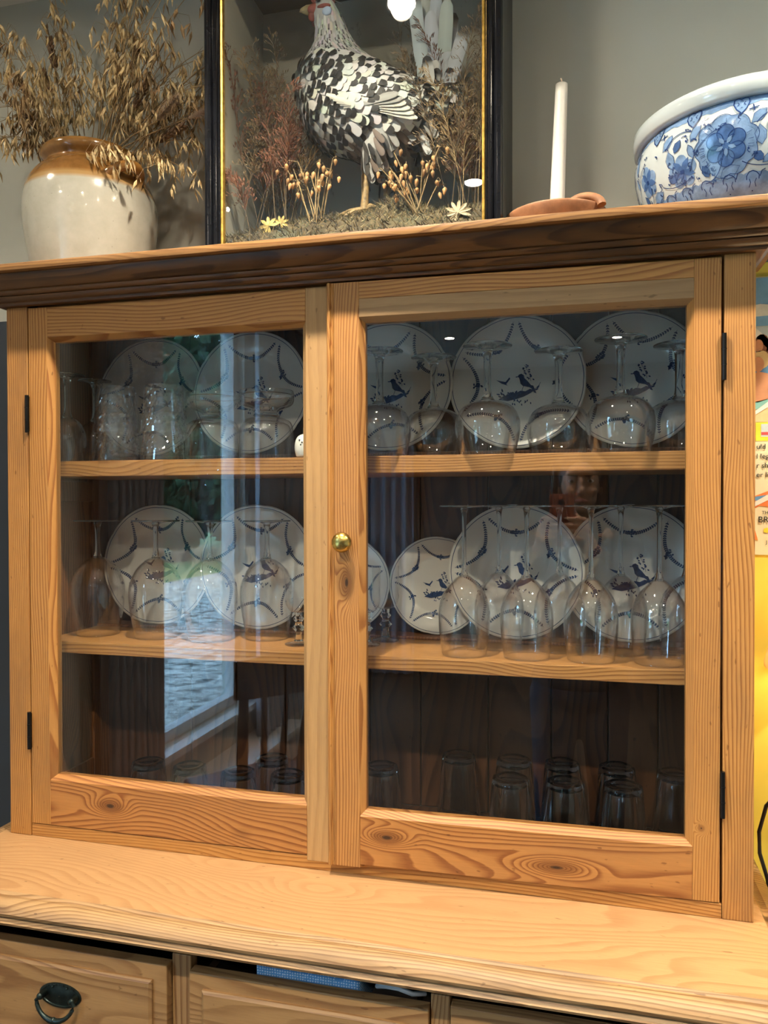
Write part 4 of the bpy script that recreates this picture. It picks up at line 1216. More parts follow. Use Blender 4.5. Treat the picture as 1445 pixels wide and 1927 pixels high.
# band below the rim
N = 160
vs, fs = [], []
for i in range(N):
    u = CIRC * i / N
    lowv = top - 0.016 - 0.0016 * math.sin(i * 0.9) - 0.001 * math.sin(i * 2.3)
    vs += [on_pot(u, top - 0.001, 0.0004), on_pot(u, (top + lowv) / 2, 0.0004), on_pot(u, lowv, 0.0004)]
for i in range(N):
    a, b = 3 * i, 3 * ((i + 1) % N)
    fs += [(a, a + 1, b + 1, b), (a + 1, a + 2, b + 2, b + 1)]
wash.m.add(vs, fs)
for i in range(N): pass
line.line([(CIRC * i / N, top - 0.002) for i in range(N + 1)], 0.0012)
NF = 8                                   # repeats round the pot
PW = CIRC / NF
for s in range(NF):
    u0 = s * PW - 0.048
    # heart-shaped jewels hanging from the band
    for du in (0.0, PW / 2):
        c = (u0 + du + 0.012, top - 0.016)
        hp = [(c[0] + 0.0115 * x, c[1] + 0.0125 * y) for x, y in ((0, -1.1), (0.55, -0.55), (0.85, 0.1), (0.8, 0.75), (0.4, 0.95), (0, 0.7), (-0.4, 0.95), (-0.8, 0.75), (-0.85, 0.1), (-0.55, -0.55))]
        midp = [(c[0] + (x - c[0]) * 0.98, c[1] + (y - c[1]) * 0.98) for x, y in hp]
        wash2 = midp
        midw = Paint(0.0007)
        wash.m.add([on_pot(x, y, 0.0007) for x, y in midp] + [on_pot(c[0], c[1], 0.0007)], [(i, (i + 1) % 10, 10) for i in range(10)])
        outline(hp, 0.0017)
        for sg in (-1, 1):
            line.line([(c[0] + sg * 0.005, c[1] + 0.004), (c[0] + sg * 0.003, c[1] + 0.001), (c[0] + sg * 0.005, c[1] - 0.002)], 0.0011)
        line.line([(c[0] - 0.002, c[1] + 0.006), (c[0] + 0.002, c[1] + 0.006)], 0.001)
        line.line([(c[0] - 0.001, c[1] - 0.005), (c[0] + 0.001, c[1] - 0.005)], 0.001)
        line.line([(c[0] + 0.009, c[1] - 0.010), (c[0] + 0.021, c[1] - 0.007)], 0.0016)
        line.line([(c[0] + 0.014, c[1] - 0.003), (c[0] + 0.0155, c[1] - 0.013)], 0.0016)
    if s % 2 == 0:                        # peony
        c = (u0 - 0.008, top - 0.066)
        wash.poly(circ(c, 0.0375, 40, 0.13, 9, 0.3, 0.98))
        outline(circ(c, 0.0375, 60, 0.13, 9, 0.3, 0.98), 0.0008)
        for i in range(26):
            a = pr.uniform(2.0, 4.2) if i < 16 else pr.uniform(0, 6.28)
            line.line([(c[0] + 0.028 * math.cos(a), c[1] + 0.028 * math.sin(a)), (c[0] + 0.0350 * math.cos(a), c[1] + 0.0350 * math.sin(a))], 0.0005)
        for i in range(6):
            a = 2 * PI * i / 6 + 0.5
            pc = (c[0] + 0.0160 * math.cos(a), c[1] + 0.0160 * math.sin(a))
            midb.poly(circ(pc, 0.0108, 16))
            outline(circ(pc, 0.0108, 20), 0.0010)
        midb.poly(circ(c, 0.0115, 16))
        for i in range(5):
            a = 2 * PI * i / 5 + PI / 10 * 3
            hp = leafp((c[0] + 0.0085 * math.cos(a), c[1] + 0.0085 * math.sin(a)), a, 0.0105, 0.0052)
            wash.m.add([on_pot(x, y, 0.0015) for x, y in hp], [tuple(range(6))])
    for c in ([(u0 - 0.020, top - 0.070)] if s % 2 else [(u0 - 0.072, top - 0.082)]):   # star flower on a trailing stem
        for i in range(5):
            a = 2 * PI * i / 5 + 0.3
            pc = (c[0] + 0.0140 * math.cos(a), c[1] + 0.0140 * math.sin(a))
            wash.poly(circ(pc, 0.0092, 14))
        for i in range(5):
            a = 2 * PI * i / 5 + 0.3 + PI / 5
            midb.poly(leafp((c[0] + 0.0092 * math.cos(a), c[1] + 0.0092 * math.sin(a)), a, 0.0235, 0.0095))
        line.line([(c[0] - 0.003, c[1]), (c[0] + 0.003, c[1])], 0.005)
    # leaves, buds and curling tendrils
    for (du, dv, an, L, w, kind) in ((0.030, -0.036, -2.4, 0.019, 0.010, 0), (0.032, -0.060, 1.7, 0.020, 0.011, 0), (-0.004, -0.100, 0.35, 0.022, 0.013, 0), (0.043, -0.088, 0.7, 0.017, 0.007, 0),
                                     (-0.042, -0.036, 1.0, 0.022, 0.009, 0), (0.045, -0.046, 0.9, 0.014, 0.008, 1), (0.030, -0.086, 2.4, 0.013, 0.009, 1), (-0.034, -0.092, 2.0, 0.014, 0.008, 1), (-0.050, -0.060, -1.3, 0.016, 0.007, 0)):
        c = (u0 + du * 1.1, top + dv); L *= 1.3; w *= 1.3
        (midb if kind else wash).poly(leafp(c, an, L, w))
        outline(leafp(c, an, L, w), 0.0006)
    for (du, dv, an, L, curl) in ((0.012, -0.090, -0.5, 0.055, 1.0), (0.030, -0.045, 0.9, 0.045, -1.4), (-0.060, -0.085, 1.2, 0.060, -0.9), (-0.040, -0.108, 0.1, 0.040, 1.6)):
        tendril((u0 + du, top + dv), an, L, curl)
    for k in range(22):
        tendril((u0 + pr.uniform(-0.06, 0.06), top + pr.uniform(-0.112, -0.030)), pr.uniform(0, 6.3), pr.uniform(0.006, 0.010), pr.uniform(2, 4) * pr.choice((-1, 1)))
# lappet border round the foot
NL = 30
for s in range(NL):
    u0 = CIRC * s / NL
    w = CIRC / NL
    vt = 0.052
    wash.poly([(u0, 0.002), (u0 + w, 0.002), (u0 + w, vt - 0.004), (u0 + w * 0.85, vt - 0.001), (u0 + w * 0.6, vt - 0.002), (u0 + w * 0.3, vt), (u0, vt - 0.003)])
    line.line([(u0 + w * 0.10, 0.004), (u0 + w * 0.10, vt - 0.006), (u0 + w * 0.2, vt - 0.001), (u0 + w * 0.35, vt), (u0 + w * 0.5, vt - 0.002), (u0 + w * 0.62, vt - 0.006), (u0 + w * 0.62, 0.004)], 0.0013)
    line.line([(u0 + w * 0.66, vt - 0.008), (u0 + w * 0.72, vt - 0.001), (u0 + w * 0.86, vt + 0.001)], 0.0012)
    for sg in (-1, 1):
        cx_ = u0 + w * 0.36
        line.line([(cx_ + sg * 0.005, vt - 0.010), (cx_ + sg * 0.003, vt - 0.015), (cx_ + sg * 0.005, vt - 0.021)], 0.0011)
    line.line([(cx_ - 0.001, vt - 0.026), (cx_ + 0.001, vt - 0.026)], 0.0016)
for pt_, nm, mt in ((wash, 'pale_blue_painting', 'planter_wash'), (midb, 'mid_blue_painting', 'planter_mid'), (line, 'dark_blue_outlines', 'planter_line')):
    pt_.m.build(nm, mt, pl, smooth='all', merge=False)['kind'] = 'stuff'
#PART3
# ================================================================== BIRD DISPLAY CASE
KX0, KX1, KY0, KY1, KZ0, KZ1 = 0.3680, 0.8805, 0.040, 0.2780, ZT, 1.585
M['ebony'] = plain('ebonised_frame', (0.006, 0.007, 0.010), 0.16, var=0.2, scale=30, Specular_IOR_Level=0.25)
M['gilt'] = plain('gilt_slip', (0.60, 0.38, 0.085), 0.34, var=0.25, scale=90, Metallic=0.8)
M['case_side'] = plain('dark_grey_case_paint', (0.070, 0.072, 0.068), 0.65, var=0.1)
t = NT('painted_case_backdrop')
co_ = t.coord()
a_ = t.noise(co_, 3.5, 4.0, 0.6)
b_ = t.noise(t.mapping(co_, scale=(6, 1, 2.2)), 6.0, 5.0, 0.7, 0.6)
c_ = t.ramp(a_, [(0.3, (0.27, 0.255, 0.21)), (0.7, (0.46, 0.44, 0.37))])
t.principled(t.mix(t.ramp(b_, [(0.60, (0, 0, 0)), (0.68, (0.55, 0.55, 0.55))]), c_, (0.05, 0.045, 0.035)), 0.8)
M['backdrop'] = t.m
case = empty('display_case', ((KX0 + KX1) / 2, (KY0 + KY1) / 2, KZ0), 'glass-fronted display case with black frame and gilt slip around a stuffed hen', 'display case')
cx_, cy_, cz_ = case.location
def cb(name, mat, x0, x1, y0, y1, z0, z1, bevel=0.001):
    return bx(name, mat, case, x0 - cx_, x1 - cx_, y0 - cy_, y1 - cy_, z0 - cz_, z1 - cz_, bevel)
cb('side_panel', 'case_side', KX0 + 0.004, KX0 + 0.012, KY0 + 0.021, KY1, KZ0, KZ1)
cb('side_panel', 'case_side', KX1 - 0.012, KX1 - 0.004, KY0 + 0.021, KY1, KZ0, KZ1)
cb('top_panel', 'case_side', KX0 + 0.0125, KX1 - 0.0125, KY0 + 0.021, KY1, KZ1 - 0.008, KZ1)
cb('bottom_panel', 'case_side', KX0 + 0.0125, KX1 - 0.0125, KY0 + 0.021, KY1, KZ0, KZ0 + 0.008)
cb('backdrop', 'backdrop', KX0 + 0.0125, KX1 - 0.0125, KY1 - 0.006, KY1, KZ0 + 0.0085, KZ1 - 0.0085)
for x0, x1 in ((KX0 + 0.0123, KX0 + 0.0143), (KX1 - 0.0143, KX1 - 0.0123)):
    cb('side_lining', 'backdrop', x0, x1, KY0 + 0.022, KY1 - 0.007, KZ0 + 0.0085, KZ1 - 0.0085, 0)
# frame: reeded black moulding with a gilt inner slip, mitred
FP = [(0.0, 0.021), (0.0, 0.006), (0.003, 0.001), (0.008, 0.0), (0.0125, 0.003), (0.0135, 0.006), (0.0150, 0.004), (0.0190, 0.002), (0.0225, 0.0045), (0.0235, 0.008), (0.0255, 0.007), (0.0275, 0.009), (0.0280, 0.021)]
GP = [(0.0280, 0.016), (0.0282, 0.0085), (0.0300, 0.0075), (0.0325, 0.009), (0.0335, 0.013), (0.0335, 0.016)]
def mitred(prof, x0, x1, z0, z1, side):
    m = MB()
    k = len(prof)
    for s in (side,):
        if s in ('l', 'r'):
            sg, xx = (1, x0) if s == 'l' else (-1, x1)
            a = [(xx + sg * d, KY0 + y, z0 + d) for d, y in prof]
            b = [(xx + sg * d, KY0 + y, z1 - d) for d, y in prof]
        else:
            sg, zz = (1, z0) if s == 'b' else (-1, z1)
            a = [(x0 + d, KY0 + y, zz + sg * d) for d, y in prof]
            b = [(x1 - d, KY0 + y, zz + sg * d) for d, y in prof]
        vs = [(x - cx_, y - cy_, z - cz_) for x, y, z in a + b]
        m.add(vs, [(i, (i + 1) % k, k + (i + 1) % k, k + i) for i in range(k)])
    return m
for s in 'lrbt':
    f_ = mitred(FP, KX0, KX1, KZ0, KZ1, s).build('frame_moulding', 'ebony', case, smooth=True)
    mitred(GP, KX0, KX1, KZ0, KZ1, s).build('gilt_slip', 'gilt', case, smooth=True)
cb('glass_pane', 'pane', KX0 + 0.031, KX1 - 0.031, KY0 + 0.0165, KY0 + 0.0190, KZ0 + 0.031, KZ1 - 0.031, 0)

# --- mossy ground
def gz(x, y):
    h = 0.036 + 0.024 * min(1.0, max(0.0, (y - 0.063) / 0.022)) + 0.038 * min(1.0, max(0.0, (y - 0.075) / 0.08)) + 0.012 * noise.noise(Vector((x * 14, y * 14, 1.3))) + 0.007 * noise.noise(Vector((x * 45, y * 45, 4.0)))
    h += 0.022 * math.exp(-((x - 0.690) / 0.055) ** 2 - ((y - 0.14) / 0.05) ** 2)
    h += 0.012 * math.exp(-((x - 0.55) / 0.06) ** 2 - ((y - 0.12) / 0.05) ** 2)
    return ZT + h
m = MB()
nx, ny = 120, 44
gx0, gx1, gy0, gy1 = KX0 + 0.0150, KX1 - 0.0150, KY0 + 0.0215, KY1 - 0.0075
vs, fs = [], []
for i in range(nx + 1):
    for j in range(ny + 1):
        x = gx0 + (gx1 - gx0) * i / nx; y = gy0 + (gy1 - gy0) * max(j - 1, 0) / (ny - 1)
        vs.append((x, y, gz(x, y) if j else ZT + 0.009))
for i in range(nx):
    for j in range(ny):
        a = i * (ny + 1) + j
        fs.append((a, a + ny + 1, a + ny + 2, a + 1))
m.add(vs, fs)
k = len(vs)
t = NT('mossy_ground')
n1 = t.noise(t.coord(), 60, 5, 0.7); n2 = t.noise(t.coord(), 17, 3)
g1 = t.ramp(n1, [(0.30, (0.055, 0.042, 0.022)), (0.5, (0.075, 0.055, 0.028)), (0.7, (0.20, 0.155, 0.085))])
t.principled(t.mix(t.ramp(n2, [(0.5, (0, 0, 0)), (0.65, (0.55, 0.55, 0.55))]), g1, (0.10, 0.11, 0.065)), 0.95, t.bump(n1, 0.8, 0.004))
M['moss'] = t.m
moss = m.build('mossy_ground', 'moss', smooth='all')
tag(moss, 'lumpy mossy ground spread across the floor of the bird case', 'moss', kind='stuff')
mm = MB(); cols = []
M['tuft'] = None
t = NT('moss_fibre'); at = t.n('ShaderNodeVertexColor', layer_name='Col'); t.principled(at.outputs[0], 0.9); M['tuft'] = t.m
for i in range(9500):
    x, y = R.uniform(gx0 + 0.004, gx1 - 0.004), R.uniform(gy0 + 0.004, gy1 - 0.01)
    z = gz(x, y)
    a = R.uniform(0, 6.28); L = R.uniform(0.006, 0.018)
    d = Vector((math.cos(a), math.sin(a) * 0.7, R.uniform(0.1, 1.3))).normalized() * L
    p = Vector((x, y, z - 0.001)); q = p + d
    q.y = min(max(q.y, gy0 + 0.001), gy1 - 0.001); q.x = min(max(q.x, gx0 + 0.001), gx1 - 0.001)
    w = d.cross(Vector((0.3, 1, 0.2))).normalized() * 0.0011
    base_c = R.choice(((0.27, 0.20, 0.10), (0.16, 0.115, 0.055), (0.05, 0.036, 0.02), (0.10, 0.105, 0.06), (0.36, 0.29, 0.16), (0.07, 0.05, 0.03)))
    mm.add([p + w, p - w, q], [(0, 1, 2)], base_c)
mo = mm.build('moss_tufts', 'tuft', moss); mo['kind'] = 'stuff'

# --- the stuffed hen; laid out in design units, 1 unit = 0.97 mm
HY = 0.158
def hx(px, py): return 0.4913 + (px - 553) * 0.000978
def hz(px, py): return 1.4811 - (py - 25) * 0.000966 - (px - 612) * 0.000123
def hp3(px, py, dy=0.0): return Vector((hx(px, py), HY + dy, hz(px, py)))
U = 0.00097
spine = [(600, 19, 15, 12), (612, 20, 25, 19), (622, 45, 27, 21), (629, 80, 35, 28), (632, 115, 51, 40), (633, 155, 74, 56), (657, 192, 90, 68), (702, 210, 84, 72), (748, 214, 70, 64), (792, 208, 52, 48), (825, 196, 38, 32), (842, 184, 26, 20)]
mb = MB()
for (a, b) in zip(spine, spine[1:]):
    for k in range(5):
        u = k / 5
        q = [a[i] + (b[i] - a[i]) * u for i in range(4)]
        mb.ellipsoid(hp3(q[0], q[1]), (q[2] * U, q[3] * U, q[2] * U), 18, 12)
for dy, fx in ((-0.030, 0), (0.030, 18)):
    for (x0, y0, r0), (x1, y1, r1) in (((728, 255, 44), (706, 325, 15)),):
        for k in range(8):
            u = k / 7
            r = r0 + (r1 - r0) * u
            mb.ellipsoid(hp3(x0 + (x1 - x0) * u + fx, y0 + (y1 - y0) * u, dy * (0.8 + 0.2 * u)), (r * U * 0.9, r * U * 0.75, r * U), 14, 9)
me = mb.mesh('hen_raw')
tmp = bpy.data.objects.new('hen_raw', me); COL.objects.link(tmp)
rm = tmp.modifiers.new('r', 'REMESH'); rm.mode = 'VOXEL'; rm.voxel_size = 0.004
sm = tmp.modifiers.new('s', 'SMOOTH'); sm.factor = 0.6; sm.iterations = 6
dg = bpy.context.evaluated_depsgraph_get()
hen_me = bpy.data.meshes.new_from_object(tmp.evaluated_get(dg))
bpy.data.objects.remove(tmp)
hen_me.name = 'hen_body'
hen_me.polygons.foreach_set('use_smooth', [True] * len(hen_me.polygons))
M['down'] = plain('white_down', (0.46, 0.46, 0.45), 0.8, var=0.1, scale=80)
hen = link_mesh('hen', hen_me, 'down')
tag(hen, 'stuffed hen with black-spotted white plumage standing in the display case', 'stuffed hen')
t = NT('feather'); at = t.n('ShaderNodeVertexColor', layer_name='Col')
t.principled(at.outputs[0], 0.62); M['feather'] = t.m
# feathers laid like shingles along the flow of the body
tris = [(p.vertices[:], p.normal.copy(), p.center.copy(), p.area) for p in hen_me.polygons]
bvh = BVHTree.FromPolygons([v.co for v in hen_me.vertices], [p[0] for p in tris])
def inv(p):
    px = 553 + (p.x - 0.4913) / 0.000978
    py = 25 + (1.4811 - p.z - (px - 612) * 0.000123) / 0.000966
    return px, py
WHITE, GREY, BLACK, BROWN = (0.64, 0.645, 0.62), (0.42, 0.43, 0.43), (0.012, 0.012, 0.014), (0.11, 0.075, 0.055)
def feather(mbuf, p, d, n_, L, w, cols, curl=0.10, lift0=0.0004, lift1=0.004, wid=None):
    s = d.cross(n_).normalized()
    st = [0.0, 0.2, 0.45, 0.56, 0.60, 0.82, 0.94, 1.0]
    ww = wid or [0.35, 0.8, 1.0, 1.02, 1.02, 0.98, 0.74, 0.25]
    vs, cs = [], []
    for tt, q in zip(st, ww):
        c = p + d * (L * tt) + n_ * (lift0 + (lift1 - lift0) * tt - curl * L * tt * tt * 0.3)
        for sg in (-1, 0, 1):
            vs.append(c + s * (sg * w * q * 0.5) + n_ * (0.0006 if sg == 0 else 0.0))
            cs.append(cols(tt, sg))
    fs = []
    for i in range(len(st) - 1):
        for j in range(2):
            a = i * 3 + j
            fs.append((a, a + 1, a + 4, a + 3))
    mbuf.add(vs, fs, cs)
fr_ = random.Random(21)
pl_mb = MB()
areas = np.array([q[3] for q in tris]); cum = np.cumsum(areas / areas.sum())
taken = {}
count = 0
for it in range(16000):
    i = int(np.searchsorted(cum, fr_.random()))
    i = min(i, len(tris) - 1)
    p, n_ = tris[i][2], tris[i][1]
    px, py = inv(p)
    if px < 604 and py < 42: continue           # bare face
    if py < 34 and px < 626: continue
    neck = max(0.0, min(1.0, (135 - py) / 60))
    belly = max(0.0, min(1.0, (py - 235) / 40)) if px > 655 else 0.0
    mind = 0.0068 if neck > 0.5 else 0.0100
    key = (int(p.x / mind), int(p.y / mind), int(p.z / mind))
    bad = False
    for a in (-1, 0, 1):
        for b in (-1, 0, 1):
            for c in (-1, 0, 1):
                o = taken.get((key[0] + a, key[1] + b, key[2] + c))
                if o is not None and (o - p).length < mind: bad = True
    if bad: continue
    taken[key] = p
    d = Vector((0.92, 0, -0.40)) * (1 - neck) + Vector((0.12 + (px - 628) * 0.006, 0, -1)) * neck * 1.6
    if belly: d = d * (1 - belly) + Vector((0.45, 0, -0.9)) * belly
    d += Vector((fr_.uniform(-0.1, 0.1), fr_.uniform(-0.1, 0.1), fr_.uniform(-0.12, 0.12)))
    d = (d - n_ * d.dot(n_))
    if d.length < 0.05: continue
    d.normalize()
    if neck > 0.35:
        L, w = fr_.uniform(0.020, 0.027), 0.0046
        dk = min(1.0, max(0.0, (py - 25) / 50) + max(0.0, (px - 625) / 40))
        strk = fr_.random() < dk * 0.95
        w0 = tuple(c * fr_.uniform(0.75, 1.0) for c in WHITE)
        cf = (lambda tt, sg, strk=strk, w0=w0: BLACK if strk and tt > 0.55 and (sg == 0 or tt > 0.9) else w0)
        feather(pl_mb, p, d, n_, L, w, cf, lift1=0.0022)
    elif belly > 0.5:
        L, w = fr_.uniform(0.026, 0.036), fr_.uniform(0.008, 0.012)
        base_c = fr_.choice((BROWN, (0.30, 0.29, 0.28), (0.40, 0.39, 0.37), (0.17, 0.13, 0.11), BLACK, (0.05, 0.045, 0.042)))
        cf = (lambda tt, sg, bc=base_c: bc if sg == 0 or tt < 0.3 else tuple(c * 0.8 for c in bc))
        feather(pl_mb, p, d, n_, L, w, cf, lift1=0.006)
    else:
        wing = (650 < px < 770 and 150 < py < 235)
        rump = px > 765
        prob = 0.50 if wing else 0.70 if rump else 0.74
        L, w = fr_.uniform(0.026, 0.032), fr_.uniform(0.0125, 0.0160)
        black = fr_.random() < prob
        w0 = tuple(c * fr_.uniform(0.86, 1.0) for c in WHITE)
        if py > 230 and fr_.random() < 0.4: w0 = GREY
        cf = (lambda tt, sg, black=black, w0=w0: BLACK if black and tt > 0.58 else w0)
        feather(pl_mb, p, d, n_, L, w, cf, lift1=0.0045)
    count += 1
pm_ = pl_mb.build('plumage', 'feather', hen, smooth='all'); pm_['kind'] = 'stuff'
# folded wing quills
for sg in (-1, 1):
    wb = None
    for k in range(6):
        a = hp3(640 + k * 6, 212 + k * 4, sg * (0.070 - 0.001 * k)); b = hp3(800 - k * 6, 246 - k * 7, sg * (0.056 + 0.0015 * k))
        d = (b - a); L = d.length; d.normalize()
        q = MB()
        c0 = (0.50, 0.49, 0.43) if k < 4 else (0.25, 0.25, 0.24)
        feather(q, a, d, Vector((0, sg, 0.15)).normalized(), L, 0.015, (lambda tt, s_, c0=c0: tuple(c * (1.15 if s_ == 0 else 0.85) for c in c0)), curl=0.06, lift0=0.002, lift1=0.004 + 0.001 * k)
        q.build('wing_quill', 'feather', hen, smooth='all')
# tail: upright fan of long white feathers with dark tips
TW = [0.45, 0.85, 1.0, 1.0, 1.0, 1.0, 0.85, 0.35]
for k in range(13):
    u = k / 12
    a = hp3(806 + 34 * u, 190 - 8 * abs(u - 0.4), (k % 3 - 1) * 0.012)
    b = hp3(786 + 92 * u, 2 + (70 * (u - 0.2) ** 2 * 1.6), (k % 4 - 1.5) * 0.016)
    if k % 3 == 1: b = a + (b - a) * 0.80
    if k % 4 == 3: b = a + (b - a) * 0.62
    d = (b - a); L = d.length; d.normalize()
    q = MB()
    c0 = tuple(c * fr_.uniform(0.85, 1.0) for c in (0.50, 0.53, 0.55))
    feather(q, a, d, Vector((0.10, -1, 0)).normalized(), L, 0.024, (lambda tt, s_, c0=c0, k=k: BLACK if tt > 0.93 and k % 3 == 0 else tuple(c * (1.12 if s_ == 0 else 0.92) for c in c0)), curl=-0.05, lift0=0.0, lift1=0.004 * (k % 3), wid=TW)
    q.build('tail_feather', 'feather', hen, smooth='all')
for k in range(16):
    a = hp3(800 + fr_.uniform(-6, 36), 212 - fr_.uniform(0, 40), fr_.uniform(-0.034, 0.01))
    b = a + Vector((fr_.uniform(-0.01, 0.03), -0.006, 0.042))
    d = (b - a); L = d.length; d.normalize()
    q = MB()
    blk = k % 3 != 0
    feather(q, a, d, Vector((0.1, -1, 0)).normalized(), L, 0.017, (lambda tt, s_, blk=blk: BLACK if blk and tt > 0.6 else WHITE), curl=0.0, lift1=0.006)
    q.build('tail_covert', 'feather', hen, smooth='all')
for k in range(14):                              # fluffy underparts behind the legs
    a = hp3(775 + fr_.uniform(-20, 40), 232 + fr_.uniform(-10, 18), fr_.uniform(-0.036, 0.0))
    d = Vector((fr_.uniform(0.2, 0.8), -0.05, -1)).normalized()
    q = MB(); c0 = fr_.choice((GREY, (0.22, 0.21, 0.20), (0.30, 0.27, 0.25), BLACK))
    feather(q, a, d, Vector((0.1, -1, 0.1)).normalized(), fr_.uniform(0.035, 0.055), 0.014, (lambda tt, s_, c0=c0: c0), lift1=0.004)
    q.build('underfeather', 'feather', hen, smooth='all')
# head
M['red_skin'] = plain('red_face_skin', (0.30, 0.070, 0.055), 0.55, var=0.2, scale=120, bump=0.2)
M['horn'] = plain('horn_beak', (0.42, 0.33, 0.17), 0.35, var=0.2, scale=80)
M['leg_skin'] = plain('ochre_leg_scales', (0.34, 0.225, 0.095), 0.5, var=0.35, scale=140, bump=0.3)
M['earlobe'] = plain('pale_blue_earlobe', (0.40, 0.50, 0.66), 0.5, var=0.08)
q = MB()
for sg in (-1, 1):
    q.ellipsoid(hp3(597, 20, sg * 0.010), (0.014, 0.006, 0.010), 14, 9)
    q.ellipsoid(hp3(617, 20, sg * 0.0165), (0.013, 0.004, 0.0045), 14, 9)
    q.ellipsoid(hp3(592, 32, sg * 0.008), (0.008, 0.005, 0.010), 12, 8)
q.build('red_face', 'red_skin', hen, smooth='all')
q = MB()
for k in range(5):
    q.ellipsoid(hp3(592 + 9 * k, -8 - 6 * math.sin(k * 0.8 + 0.3), 0), (0.007, 0.0035, 0.013), 10, 8)
q.build('comb', 'red_skin', hen, smooth='all')
q = MB()
q.tube([hp3(588, 15), hp3(578, 14), hp3(568, 16), hp3(563, 19)], [0.0085, 0.0068, 0.0038, 0.0006], 10)
q.tube([hp3(588, 21), hp3(577, 20), hp3(569, 20)], [0.0060, 0.0045, 0.0012], 10)
q.build('beak', 'horn', hen, smooth=True)
for sg in (-1, 1):
    q = MB(); q.ellipsoid(hp3(607, 9, sg * 0.0190), (0.0046, 0.0034, 0.0046), 14, 9)
    q.build('eye', 'black', hen, smooth='all')
    q = MB(); q.ellipsoid(hp3(624, 31, sg * 0.0200), (0.009, 0.003, 0.008), 14, 9)
    q.build('earlobe', 'earlobe', hen, smooth='all')
for dy, dx in ((-0.026, 0), (0.026, 26)):
    q = MB()
    an = hp3(700 + dx, 320, dy); gr = hp3(696 + dx, 388, dy)
    gr.z = gz(gr.x, gr.y) + 0.006
    q.tube([an, an.lerp(gr, 0.3), an.lerp(gr, 0.75), gr], [0.0085, 0.0068, 0.0066, 0.0080], 10)
    for ang, L in ((2.6, 0.040), (3.25, 0.046), (3.9, 0.038), (0.1, 0.020)):
        e = gr + Vector((math.cos(ang) * L, math.sin(ang) * L, 0))
        e.z = gz(e.x, e.y) + 0.003
        mid_ = gr.lerp(e, 0.55); mid_.z = gz(mid_.x, mid_.y) + 0.007
        q.tube([gr + Vector((0, 0, 0.001)), mid_, e], [0.0062, 0.0048, 0.0022], 8)
    q.build('leg', 'leg_skin', hen, smooth=True)

# --- dried grasses in the case
M['red_grass'] = plain('rust_red_grass', (0.235, 0.090, 0.050), 0.75, var=0.35, scale=60)
M['tan_grass'] = plain('tan_grass', (0.38, 0.26, 0.125), 0.75, var=0.3, scale=60)
M['brown_grass'] = plain('dull_brown_grass', (0.19, 0.130, 0.072), 0.8, var=0.35, scale=60)
M['quake'] = plain('papery_orange_seed', (0.55, 0.300, 0.125), 0.55, var=0.2, scale=90)
def inside_case(p):
    return Vector((min(max(p.x, gx0 + 0.002), gx1 - 0.002), min(max(p.y, KY0 + 0.026), KY1 - 0.010), min(max(p.z, ZT + 0.02), KZ1 - 0.015)))
def plume(x, y, H, lean, droop, mat, dense, label, group, spread=0.030):
    p0 = Vector((x, y, gz(x, y) - 0.004))
    pts = [inside_case(p) for p in bent(p0, (lean, R.uniform(-0.15, 0.10), 1.0), H, droop, 10)]
    ms, mh = MB(), MB()
    ms.tube(pts, [0.0007 - 0.0004 * k / 10 for k in range(11)], 4)
    for k in range(dense):
        u = 0.32 + 0.68 * (k + R.random()) / dense
        f = min(u * 10, 9.999); i = int(f)
        b0 = pts[i].lerp(pts[i + 1], f - i)
        d = (pts[i + 1] - pts[i])
        d = d.normalized() if d.length > 1e-6 else Vector((0, 0, 1))
        a = R.uniform(0, 6.28)
        o = Vector((math.cos(a), math.sin(a) * 0.6, R.uniform(-0.2, 0.5)))
        Lb = spread * (1.15 - u) * R.uniform(0.6, 1.3) + 0.006
        b1 = inside_case(b0 + (d * 0.9 + o * 0.7).normalized() * Lb)
        b2 = inside_case(b1 + (d * 0.4 + o * 0.4 + Vector((0, 0, -0.6))).normalized() * Lb * 0.5)
        mh.tube([b0, b1, b2], [0.00045, 0.0004, 0.0003], 3, cap=False)
        for q in (b1, b2, b1.lerp(b2, 0.5), b0.lerp(b1, 0.6)):
            dd = (d + o * 0.5 + Vector((R.uniform(-0.4, 0.4), R.uniform(-0.3, 0.3), -0.5))).normalized()
            s = dd.orthogonal().normalized() * 0.0011
            e = inside_case(q + dd * R.uniform(0.006, 0.010))
            mdl = q.lerp(e, 0.45)
            mh.add([q, mdl + s, e, mdl - s], [(0, 1, 2, 3)])
    o = ms.build('grass_stem', 'brown_grass' if mat != 'tan_grass' else 'tan_grass', None, merge=False)
    h = mh.build('seed_plume', mat, o, merge=False); h['kind'] = 'stuff'
    return tag(o, label, 'dried grass', group)
for i in range(26):
    x = R.uniform(0.400, 0.490); y = R.uniform(0.085, 0.245)
    plume(x, y, R.uniform(0.12, 0.40), R.uniform(-0.22, 0.30), R.uniform(0.10, 0.55), ('red_grass', 'red_grass', 'tan_grass', 'brown_grass')[i % 4], R.choice((44, 60)),
          ('rust-red feathery dried grass before the hen breast', 'rust-red feathery dried grass before the hen breast', 'tan feathery dried grass before the hen breast', 'dull brown dried grass before the hen breast')[i % 4],
          ('red grasses before the hen', 'red grasses before the hen', 'tan grasses before the hen', 'brown grasses before the hen')[i % 4])
for i in range(22):
    x = R.uniform(0.785, 0.852); y = R.uniform(0.095, 0.240)
    plume(x, y, R.uniform(0.12, 0.36), R.uniform(-0.26, 0.12), R.uniform(0.03, 0.35), ('red_grass', 'tan_grass', 'brown_grass')[i % 3], R.choice((44, 60)),
          ('rust-red dried grass growing under the hen tail', 'tan dried grass growing under the hen tail', 'dull brown dried grass growing under the hen tail')[i % 3],
          ('red grasses under the tail', 'tan grasses under the tail', 'brown grasses under the tail')[i % 3])
